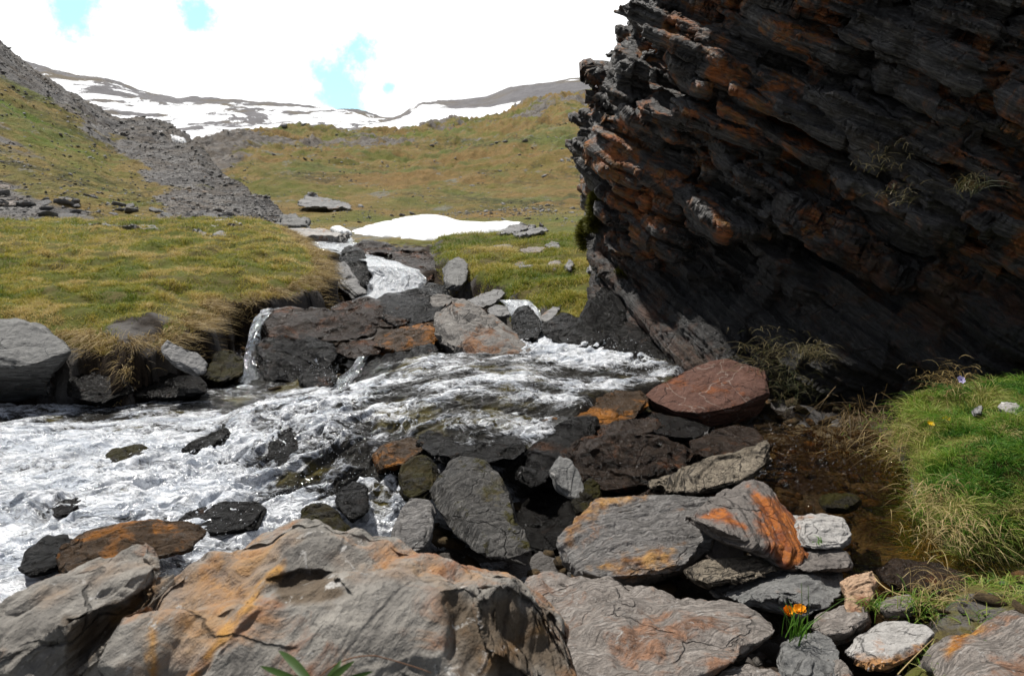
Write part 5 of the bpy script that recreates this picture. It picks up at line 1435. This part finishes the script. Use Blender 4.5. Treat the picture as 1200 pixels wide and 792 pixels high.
def turf_left():
    n = 520000
    # even density on the picture: nearer ground gets finer sowing
    px = rng.uniform(-260, 420, n); Y = 1 / rng.uniform(1 / 11.5, 1 / 3.6, n)
    x = (px - 600) / FPX * Y; y = Y
    z, s, m, r, c, n1, n2, n3 = ground_parts(x, y)
    p = fbm(np.stack([x, y, 0 * x], 1) * 5.5 + 1, 3)
    bare = np.exp(-((pix(np.stack([x, y, z], 1))[0] - 165) / 42) ** 2) * sstep(.42, .30, s) * (.5 + p)
    k = (s > 0.05 - 0.05 * n3) & (rng.uniform(0, 1, n) < 0.50 + 0.9 * p - 1.2 * np.clip(bare, 0, 1))
    x, y, z, s, p, n1, n3 = (q[k] for q in (x, y, z, s, p, n1, n3))
    n = len(x)
    sc = np.clip(y / 4.5, .9, 2.2)
    L = rng.uniform(.014, .042, n) * (1 + 1.1 * p) * sc ** .5
    big = fbm(np.stack([x, y, 0 * x], 1) * 1.5 + 4, 3)
    tint = np.clip(.48 + .75 * big + .45 * p + rng.normal(0, .16, n) + .34 * sstep(.5, .05, s), 0, 1)
    blades('turf_grass', M['turfblades'], np.stack([x, y, z - .004], 1), L, rng.uniform(.002, .0042, n) * sc, tint, spread=.75, droop=.45, seg=2,
           label='short yellow green turf covering the terrace on the left bank', cat='grass')
    # the fringe of dead grass hanging over the undercut edge
    E = []
    P2 = BANK_L[:13, :2]
    seglen = np.linalg.norm(np.diff(P2, axis=0), axis=1); tot = seglen.sum(); cum = np.concatenate([[0], np.cumsum(seglen)])
    n = 22000
    q = rng.uniform(0, tot, n)
    ex = np.interp(q, cum, P2[:, 0]); ey = np.interp(q, cum, P2[:, 1])
    nrm = np.stack([np.gradient(P2[:, 1]), -np.gradient(P2[:, 0])], 1); nrm /= np.linalg.norm(nrm, axis=1)[:, None]
    nx = np.interp(q, cum, nrm[:, 0]); ny = np.interp(q, cum, nrm[:, 1])
    back = rng.uniform(.02, .20, n)
    x = ex - nx * back; y = ey - ny * back
    z = ground_z(x, y)
    clump = fbm(np.stack([x, y, 0 * x], 1) * 6.5, 3)
    k = rng.uniform(0, 1, n) < .62 + 1.1 * clump
    x, y, z, nx, ny, clump, back = (a[k] for a in (x, y, z, nx, ny, clump, back)); n = len(x)
    L = rng.uniform(.03, .085, n) * (1 + .9 * clump)
    lean = np.stack([nx, ny, -.35 + 0 * nx], 1) * rng.uniform(-.2, 1.5, n)[:, None]
    blades('hanging_grass', M['strawblades'], np.stack([x, y, z + .004], 1), L, rng.uniform(.0025, .0055, n), np.clip(.5 + rng.normal(0, .28, n) + .4 * clump, 0, 1), lean=lean, droop=.9, seg=4, spread=.5,
           label='dead straw grass hanging over the undercut edge of the left bank', cat='grass')


turf_left()


def turf_mid():
    n = 130000
    px = rng.uniform(500, 730, n); Y = 1 / rng.uniform(1 / 12.5, 1 / 4.6, n)
    x = (px - 600) / FPX * Y; y = Y
    z, s, m, r, c, n1, n2, n3 = ground_parts(x, y)
    p = fbm(np.stack([x, y, 0 * x], 1) * 4 + 1, 3)
    k = (m > 0.0) & (rng.uniform(0, 1, n) < .5 + .9 * p)
    x, y, z, p = (q[k] for q in (x, y, z, p)); n = len(x)
    big = fbm(np.stack([x, y, 0 * x], 1) * .9 + 14, 3)
    blades('slope_grass', M['turfblades'], np.stack([x, y, z - .004], 1), rng.uniform(.03, .09, n) * (1 + .6 * p), rng.uniform(.003, .006, n), np.clip(.36 + .7 * big + rng.normal(0, .2, n), 0, 1), spread=.6, droop=.6, seg=3,
           label='tufted green and tan grass on the slope between the channel and the cliff', cat='grass')


turf_mid()


def turf_right():
    n = 120000
    px = rng.uniform(1030, 1420, n); Y = 1 / rng.uniform(1 / 3.9, 1 / 1.95, n)
    x = (px - 600) / FPX * Y; y = Y
    z, s, m, r, c, n1, n2, n3 = ground_parts(x, y)
    p = fbm(np.stack([x, y, 0 * x], 1) * 8 + 1, 3)
    k = (r > -0.02) & (rng.uniform(0, 1, n) < .85 + .7 * p)
    x, y, z, p, r = (q[k] for q in (x, y, z, p, r)); n = len(x)
    big = fbm(np.stack([x, y, 0 * x], 1) * 3 + 24, 3)
    edge = sstep(.22, .0, r)
    ci = rng.integers(0, n, 520); cx, cy = x[ci], y[ci]
    near = np.concatenate([np.argmin((x[k0:k0 + 8000, None] - cx[None]) ** 2 + (y[k0:k0 + 8000, None] - cy[None]) ** 2, axis=1) for k0 in range(0, n, 8000)])
    dx_, dy_ = x - cx[near], y - cy[near]
    tl = rng.uniform(.35, 1.45, 520)[near]; tt_ = rng.normal(0, .3, 520)[near]
    x = cx[near] + dx_ * .8; y = cy[near] + dy_ * .8
    tint = np.clip(.33 + .4 * big + .34 * edge + tt_ + rng.normal(0, .15, n), 0, 1)
    out = np.stack([-.25 * edge, -.40 * edge, -.15 * edge], 1) * rng.uniform(.4, 1.4, n)[:, None] + np.stack([dx_, dy_, 0 * dx_], 1) * 14
    blades('bank_grass', M['greenblades'], np.stack([x, y, z - .006], 1), rng.uniform(.03, .082, n) * tl * (1 + .4 * p + .25 * edge), rng.uniform(.0018, .0038, n), tint, lean=out, spread=.55, droop=.7, seg=4,
           label='lush green grass with straw tips on the right bank beside the brown brook', cat='grass')
    n = 22000
    x = rng.uniform(.62, 1.9, n); y = rng.uniform(1.35, 2.1, n)
    z, s, m, r, c, n1, n2, n3 = ground_parts(x, y)
    qx, qy = pix(np.stack([x, y, z], 1))
    p = fbm(np.stack([x, y, 0 * x], 1) * 9 + 1, 3)
    k = (c > -0.01) & (rng.uniform(0, 1, n) < .12 + 1.5 * p + .8 * sstep(1120, 1190, qx) * sstep(720, 690, qy))
    x, y, z, p = (q[k] for q in (x, y, z, p)); n = len(x)
    blades('verge_grass', M['greenblades'], np.stack([x, y, z - .005], 1), rng.uniform(.03, .075, n), rng.uniform(.0016, .003, n), np.clip(.55 + rng.normal(0, .28, n), 0, 1), spread=.8, droop=.8, seg=3,
           label='sparse green and straw grass among the front stones at the right', cat='grass')


turf_right()


def tuft(label, px, py, Y, n, L, wid, m, spread=.7, droop=.9, rad=.05, tint=(.5, .25), lean=None, name='grass_tuft', cat='grass tuft'):
    c = P(px, py, Y)
    off = rng.normal(0, 1, (n, 3)) * np.array([rad, rad * .7, rad * .6])
    e = bpy.data.objects.new(name, None); COL.objects.link(e); e.empty_display_size = .05
    bpy.data.objects.remove(e)
    ln = None if lean is None else np.tile(np.array(lean, float), (n, 1)) * rng.uniform(.5, 1.4, (n, 1))
    o = blades(name, M[m], c + off, rng.uniform(.5, 1.1, n) * L, rng.uniform(.7, 1.3, n) * wid, np.clip(rng.normal(tint[0], tint[1], n), 0, 1), lean=ln, droop=droop, seg=4, spread=spread, label=label, cat=cat, kind='thing')
    recentre(o)
    return o


_face = lambda px, py: 5.95 / (1 + 1.03 * (px - 600) / FPX) - 0.05
tuft('pale dry grass tuft hanging from the cliff foot above the red brown rock', 905, 418, 3.98, 240, .11, .0035, 'darkblades', rad=.09, tint=(.62, .25), lean=(-.5, -.5, -.2))
tuft('greenish grass tuft below the pale tuft at the cliff foot', 922, 452, 3.9, 240, .10, .0035, 'darkblades', rad=.09, tint=(.35, .25), lean=(-.3, -.5, -.6))
tuft('small straw tuft right of the pale tuft at the cliff foot', 948, 415, 3.95, 160, .12, .0035, 'darkblades', rad=.04, tint=(.7, .2), lean=(.1, -.6, 0))
tuft('dead root tangle hanging in the shade behind the brook', 1015, 488, 3.45, 260, .16, .003, 'strawblades', rad=.09, tint=(.15, .15), lean=(-.2, -.4, -1.6), droop=.5)
tuft('drooping straw tuft over the dark gap left of the right bank', 1072, 520, 2.95, 260, .09, .0028, 'strawblades', rad=.07, tint=(.45, .25), lean=(-.7, -.6, -.7))
tuft('greenish tuft on the rim of the dark gap beside the brook', 1058, 500, 3.05, 180, .08, .003, 'greenblades', rad=.07, tint=(.5, .25), lean=(-.4, -.4, 0))
tuft('brown dry tuft at the water line behind the brook', 990, 528, 3.1, 160, .07, .003, 'strawblades', rad=.07, tint=(.2, .2), lean=(-.2, -.5, -.1))
tuft('grass tuft growing from a ledge high on the right of the cliff', 1136, 222, _face(1136, 222) - .35, 70, .12, .003, 'darkblades', rad=.03, tint=(.5, .25), lean=(0, -.3, .1))
tuft('sparse dry tuft on the cliff ledge right of the rusty streaks', 1050, 232, _face(1050, 232) - .32, 60, .09, .003, 'darkblades', rad=.05, tint=(.6, .25), lean=(.4, -.3, -.1))
tuft('thin pale tuft clinging to the middle of the cliff', 1032, 190, _face(1032, 190) - .36, 50, .10, .003, 'darkblades', rad=.06, tint=(.7, .2), lean=(0, -.4, .2))
tuft('straw grass on top of the right bank beneath the cliff', 1118, 452, 3.1, 220, .08, .003, 'strawblades', rad=.06, tint=(.6, .25), lean=(-.5, -.4, 0))
tuft('long straw tuft at the left corner of the right bank', 1098, 580, 2.42, 220, .07, .0026, 'strawblades', rad=.05, tint=(.8, .2), lean=(-.7, -.6, -.2))
tuft('straw tuft overhanging the brook at the foot of the right bank', 1116, 618, 2.2, 260, .065, .0026, 'strawblades', rad=.06, tint=(.8, .2), lean=(-.3, -.8, -.3))
tuft('little grass tuft between white wedge stone and corner slab', 1078, 712, 1.80, 120, .07, .0022, 'greenblades', rad=.03, tint=(.45, .3))
tuft('small green tuft beside the peach stone', 1023, 712, 1.81, 60, .06, .0022, 'greenblades', rad=.014, tint=(.3, .3))
tuft('grass sprig sprouting on the pale grey block', 959, 636, 2.085, 14, .035, .003, 'greenblades', rad=.006, tint=(.15, .1))
tuft('dry straw clump in front of the pink stone', 1095, 700, 1.86, 160, .09, .002, 'strawblades', rad=.05, tint=(.75, .2), lean=(0, -.2, .1))


def moss_cushion(label, px, py, Y, r, n=2600):
    c = P(px, py, Y)
    d = rng.normal(size=(n, 3)); d /= np.linalg.norm(d, axis=1)[:, None]
    lump = 1 + .35 * fbm(d * 2.3 + px, 3)
    pts = c + d * np.array(r) * lump[:, None]
    o = blades('moss_cushion', M['mossblades'], pts, rng.uniform(.02, .045, n), rng.uniform(.006, .012, n), np.clip(.45 + .5 * fbm(d * 4, 2) + rng.normal(0, .2, n), 0, 1), lean=d * 1.6, spread=.8, droop=.3, seg=2, label=label, cat='moss', kind='thing')
    bv, bf = ico(3)
    core = mesh_np('moss_core', c + bv * np.array(r) * (.96 + .3 * fbm(bv * 2.3 + px, 3))[:, None], bf.reshape(-1), np.full(len(bf), 3))
    k = link('core', core, M['mosscap'])
    bpy.context.view_layer.update()
    recentre(o)
    k.parent = o; k.matrix_parent_inverse = o.matrix_basis.inverted()
    return o


moss_cushion('upper yellow green moss cushion on the left edge of the cliff', 697, 240, 5.6, (.03, .05, .07))
moss_cushion('large olive moss cushion at the foot of the cliff\'s left edge', 686, 274, 5.85, (.05, .07, .09))
moss_cushion('narrow moss streak between the two moss cushions on the cliff edge', 694, 258, 5.65, (.025, .05, .07), 1600)
moss_cushion('yellowish moss clump on the dark lower face of the cliff', 730, 322, 5.25, (.03, .04, .035), 900)


# ------------------------------------------------------------------ flowers, stems, leaves
def tube(name, pts, r, m, parent=None, k=6, taper=.5):
    pts = np.array(pts, float); n = len(pts)
    T = np.gradient(pts, axis=0); T /= np.linalg.norm(T, axis=1)[:, None]
    up = np.array([0.3, 0.8, 0.5]); A = np.cross(T, up); A /= np.linalg.norm(A, axis=1)[:, None]; B = np.cross(T, A)
    th = np.arange(k) * 2 * math.pi / k
    rr = r * np.linspace(1, taper, n)
    V = pts[:, None] + (A[:, None] * np.cos(th)[None, :, None] + B[:, None] * np.sin(th)[None, :, None]) * rr[:, None, None]
    i, j = np.meshgrid(np.arange(n - 1), np.arange(k), indexing='ij'); a = (i * k + j).ravel(); b = (i * k + (j + 1) % k).ravel()
    q = np.stack([a, b, b + k, a + k], 1)
    loops = np.concatenate([q.ravel(), np.arange(k)[::-1], np.arange(k) + (n - 1) * k]); sizes = np.concatenate([np.full(len(q), 4), [k, k]])
    return link(name, mesh_np(name, V.reshape(-1, 3), loops, sizes), m, parent)


def bez(a, b, c, n=10):
    t = np.linspace(0, 1, n)[:, None]; a, b, c = map(np.array, (a, b, c))
    return (1 - t) ** 2 * a + 2 * t * (1 - t) * b + t * t * c


def petal_geo(L, W, cup, n=6, mrow=5):
    V = []
    for i in range(n):
        t = i / (n - 1)
        w = W * math.sin(math.pi * min(.98, .12 + .8 * t)) ** .7 * (1 if i else .35)
        for j in range(mrow):
            u = j / (mrow - 1) * 2 - 1
            V.append((u * w * .5, L * t, cup * L * t * t + .18 * w * u * u))
    F = [[i * mrow + j, i * mrow + j + 1, (i + 1) * mrow + j + 1, (i + 1) * mrow + j] for i in range(n - 1) for j in range(mrow - 1)]
    return np.array(V), F


def flower(label, px, py, Y, size, npet, m, centre, stem_h, cup=.5, layers=1, tilt=(0.5, 0.1)):
    c = P(px, py, Y)
    root = bpy.data.objects.new('flower', None); COL.objects.link(root); root.location = c - np.array([0, 0, stem_h]); root.empty_display_size = .02
    tag(root, label, 'flower')
    tube('stem', bez((0.01, 0.01, -.01), (0, .006, stem_h * .6), (0, 0, stem_h)), .0011, M['stem'], root)
    V0, F0 = petal_geo(size * .55, size * .5, cup)
    Rt = np.array(bpy_rot(tilt[0], 0, tilt[1]))
    for l in range(layers):
        for k in range(npet):
            a = 2 * math.pi * (k + .5 * l) / npet + rng.normal(0, .06)
            ca, sa = math.cos(a), math.sin(a)
            Z = np.array([[ca, -sa, 0], [sa, ca, 0], [0, 0, 1]])
            s = (1 - .22 * l)
            V = (V0 * s * (1, 1, 1 + .9 * l)) @ Z.T @ Rt.T + np.array([0, 0, stem_h])
            me = mesh_np('petal', V, np.array(F0).ravel(), np.full(len(F0), 4))
            link('petal', me, m, root)
    bv, bf = ico(2)
    me = mesh_np('flower_centre', (bv * size * np.array([.13, .13, .09]) + np.array([0, 0, size * .05])) @ Rt.T + np.array([0, 0, stem_h]), bf.ravel(), np.full(len(bf), 3))
    link('flower_centre', me, centre, root)
    return root


def bpy_rot(x, y, z):
    from mathutils import Euler
    return Euler((x, y, z)).to_matrix()


flower('small yellow cup flower at the dark rim of the right bank, left of its pair', 1090, 497, 2.86, .026, 5, M['petal'], M['petal'], .05, tilt=(.5, .2))
flower('small yellow cup flower on the right bank, higher of the pair', 1109, 492, 2.88, .026, 5, M['petal'], M['petal'], .05, tilt=(.35, -.3))
flower('pale violet and white flower high on the right bank below the cliff', 1126, 445, 3.0, .03, 6, M['violet'], M['violetdark'], .05, cup=.2, tilt=(.9, .1))
flower('orange yellow flower drooping between the grey rock and the flat slab', 922, 717, 1.70, .024, 7, M['orangepetal'], M['orangepetal'], .05, cup=.7, layers=2, tilt=(.7, .4))
flower('orange yellow flower open flat next to the drooping orange one', 937, 715, 1.71, .028, 7, M['orangepetal'], M['orangepetal'], .05, cup=.35, layers=2, tilt=(.4, -.5))
tuft('dark green sedge with upright blades by the orange flower', 933, 745, 1.63, 34, .09, .0035, 'greenblades', rad=.012, spread=.35, droop=.5, tint=(.12, .1), name='sedge', cat='sedge')
tube('sedge_stalk', [P(938, 742, 1.66), P(940, 710, 1.665), P(939, 683, 1.67)], .0012, M['stem']); tag(bpy.context.scene.objects['sedge_stalk'], 'thin upright dark stalk behind the orange flower, left one of two', 'stalk')
_s = tube('sedge_stalk', [P(945, 742, 1.66), P(948, 712, 1.66), P(947, 686, 1.665)], .0011, M['stem']); tag(_s, 'thin upright dark stalk behind the orange flower, right one of two', 'stalk')
_s = tube('sedge_stalk', bez(P(925, 752, 1.62), P(955, 722, 1.68), P(992, 700, 1.74)), .0016, M['stem']); tag(_s, 'slanting green stalk leaning from the sedge onto the peach stone', 'stalk')
_s = tube('straw_stem', np.concatenate([bez(P(1025, 677, 1.92), P(1046, 704, 1.84), P(1100, 702, 1.82), 12), bez(P(1100, 702, 1.82), P(1135, 706, 1.82), P(1152, 703, 1.84), 8)[1:]]), .0016, M['straw'], taper=.7); tag(_s, 'long pale straw stem arching across the stones at the right', 'straw')
_s = tube('straw_stem', bez(P(1078, 722, 1.77), P(1078, 705, 1.8), P(1082, 690, 1.83)), .0014, M['straw']); tag(_s, 'short upright straw crossing the long pale stem', 'straw')
_s = tube('straw_stem', bez(P(1086, 716, 1.78), P(1100, 706, 1.8), P(1120, 704, 1.81)), .0012, M['straw']); tag(_s, 'thin straw branching off under the long pale stem', 'straw')
_s = tube('straw_stem', bez(P(1052, 790, 1.5), P(1072, 768, 1.56), P(1094, 748, 1.62)), .0013, M['straw']); tag(_s, 'dry straw lying in the gap between white wedge stone and corner slab', 'straw')


def leafy(label, base, leaves, twig=None):
    b = P(*base)
    root = bpy.data.objects.new('low_plant', None); COL.objects.link(root); root.location = b; tag(root, label, 'plant')
    for (tip, midp, w) in leaves:
        c = bez(b, P(*midp), P(*tip), 14) - b
        T = np.gradient(c, axis=0); T /= np.linalg.norm(T, axis=1)[:, None]
        S = np.cross(T, np.array([.1, -.8, .6])); S /= np.linalg.norm(S, axis=1)[:, None]
        t = np.linspace(0, 1, 14); ww = w * np.sin(np.pi * np.clip(.1 + .9 * t, 0, 1)) ** .8
        Nn = np.cross(S, T)
        V = np.stack([c - S * ww[:, None] * .5, c + Nn * ww[:, None] * -.12, c + S * ww[:, None] * .5], 1).reshape(-1, 3)
        F = [[i * 3 + j, i * 3 + j + 1, i * 3 + j + 4, i * 3 + j + 3] for i in range(13) for j in range(2)]
        link('leaf', mesh_np('leaf', V, np.array(F).ravel(), np.full(len(F), 4)), M['leaf'], root)
    return root


leafy('green leafy plant with blunt out of focus leaves at the very bottom', (372, 812, .86),
      [((326, 762, .93), (345, 772, .9), .011), ((304, 780, .9), (330, 787, .88), .009), ((416, 774, .9), (398, 784, .88), .009), ((438, 786, .9), (416, 792, .88), .008), ((400, 772, .92), (392, 790, .9), .010), ((346, 790, .84), (350, 800, .85), .012)])
_s = tube('twig', np.concatenate([bez(P(372, 795, .93), P(400, 766, .95), P(440, 768, .95), 10), bez(P(440, 768, .95), P(480, 778, .95), P(505, 788, .94), 8)[1:]]), .0012, M['twig']); tag(_s, 'thin reddish twig curving in front of the big boulder', 'twig')

# ------------------------------------------------------------------ loose stones
_bv, _bf = ico(1)


def stones(name, label, P0, size, m):
    n = len(P0)
    S = size[:, None] * np.stack([rng.uniform(.7, 1.5, n), rng.uniform(.6, 1.2, n), rng.uniform(.2, .5, n)], 1)
    return scatter(name, (_bv, _bf), P0 + np.array([0, 0, 1]) * (S[:, 2:] * .3), S, m, rand_rot(n, .35), jitter=.13, label=label, cat='stones')


def scree_stones():
    # veg-free parts of the slope
    a = scree_attrs(spts, None if False else np.repeat(np.linspace(0, 6, 420)[None], 520, 0).ravel(), np.repeat(np.linspace(spx[0], spx[-1], 520)[:, None], 420, 1).ravel())
    px_, py_ = pix(spts)
    ok = (a['veg'] < .5) & (px_ > -60) & (px_ < 352) & (py_ < 275) & (spts[:, 1] < 45)
    i = rng.choice(np.nonzero(ok)[0], 12000, replace=False)
    p = spts[i]
    stones('scree_stones', 'grey broken stones covering the scree slope on the left', p, rng.uniform(.0006, .0016, len(p)) * p[:, 1] * rng.choice([.7, 1, 2.4], len(p), p=[.45, .45, .10]), M['scree'])
    ok2 = (a['veg'] >= .5) & (px_ > -60) & (px_ < 230) & (py_ < 262) & (spts[:, 1] < 40)
    i = rng.choice(np.nonzero(ok2)[0], 700, replace=False); p = spts[i]
    stones('slope_stones', 'scattered pale stones in the turf strip of the left slope', p, rng.uniform(.001, .0026, len(p)) * p[:, 1], M['slate'])
    qx, qy = pix(mpts)
    g = fbm(mpts * [.25, .12, .2], 3)
    w = np.clip(g + .15, 0, None) * (qy < 275) * (qy > 120) * (qx > 240) * (qx < 700) + 3.0 * np.exp(-((qx - 610) / 40) ** 2 - ((qy - 247) / 6) ** 2) + 2.0 * np.exp(-((qx - 560) / 50) ** 2 - ((qy - 250) / 4) ** 2)
    i = rng.choice(len(mpts), 2400, replace=False, p=w / w.sum()); p = mpts[i]
    stones('meadow_stones', 'small pale stones strewn over the far meadow', p, rng.uniform(.0006, .0016, len(p)) * p[:, 1] * rng.choice([1, 1.6, 3], len(p), p=[.7, .24, .06]), M['slate'])


scree_stones()


def bed_stones():
    n = 2600
    x = rng.uniform(-2.2, 1.9, n); y = rng.uniform(1.3, 5.4, n)
    z, s, m, r, c, *_ = ground_parts(x, y)
    k = (s < -.02) & (m < 0) & (r < -.02)
    x, y, z = x[k], y[k], z[k]; n = len(x)
    stones('gravel', 'dark wet pebbles in the bed of the stream', np.stack([x, y, z], 1), rng.uniform(.012, .05, n), M['amber'])
    n = 420
    x = rng.uniform(.55, 1.6, n); y = rng.uniform(1.45, 2.1, n)
    z, s, m, r, c, *_ = ground_parts(x, y)
    stones('pebbles', 'small mixed pebbles filling the gaps between the front stones', np.stack([x, y, z], 1), rng.uniform(.006, .022, n), M['pebble'])


bed_stones()

# slates at the foot of the scree, each one a stone of its own
_kinds = []
for k in range(5):
    hs = np.array([(math.cos(a) * rng.uniform(.7, 1.1), math.sin(a) * rng.uniform(.5, .9), h * rng.uniform(.14, .26)) for a in np.linspace(0, 6.28, 7)[:-1] + rng.uniform(0, 1) for h in (-1, 1)])
    me = union_remesh([hs], .05); roughen(me, (0, 0, 1), 2.0, 60 + k, .03, .02, .08, .01, 1); me.materials.append(M['slate'])
    me.polygons.foreach_set('use_smooth', np.ones(len(me.polygons), bool)); _kinds.append(me)
for k in range(64):
    px_ = rng.uniform(70, 330) if k < 50 else rng.uniform(-10, 90); py_ = np.interp(px_, [0, 130, 330], [236, 246, 263]) + rng.normal(0, 6)
    d2 = (pix(spts)[0] - px_) ** 2 + (pix(spts)[1] - py_) ** 2 if k == 0 else (_sx2 - px_) ** 2 + (_sy2 - py_) ** 2
    if k == 0: _sx2, _sy2 = pix(spts)
    p = spts[np.argmin(d2 + 1e9 * (spts[:, 1] > 24))]
    o = bpy.data.objects.new('loose_slate', _kinds[k % 5]); COL.objects.link(o)
    s = rng.uniform(.006, .014) * p[1]
    o.location = p; o.scale = (s, s, s * .9); o.rotation_euler = (rng.normal(.1, .25), rng.normal(.15, .25), rng.uniform(0, 6.28))
    tag(o, 'small loose grey slab at the foot of the scree slope', 'rock', 'loose slabs at the foot of the scree')
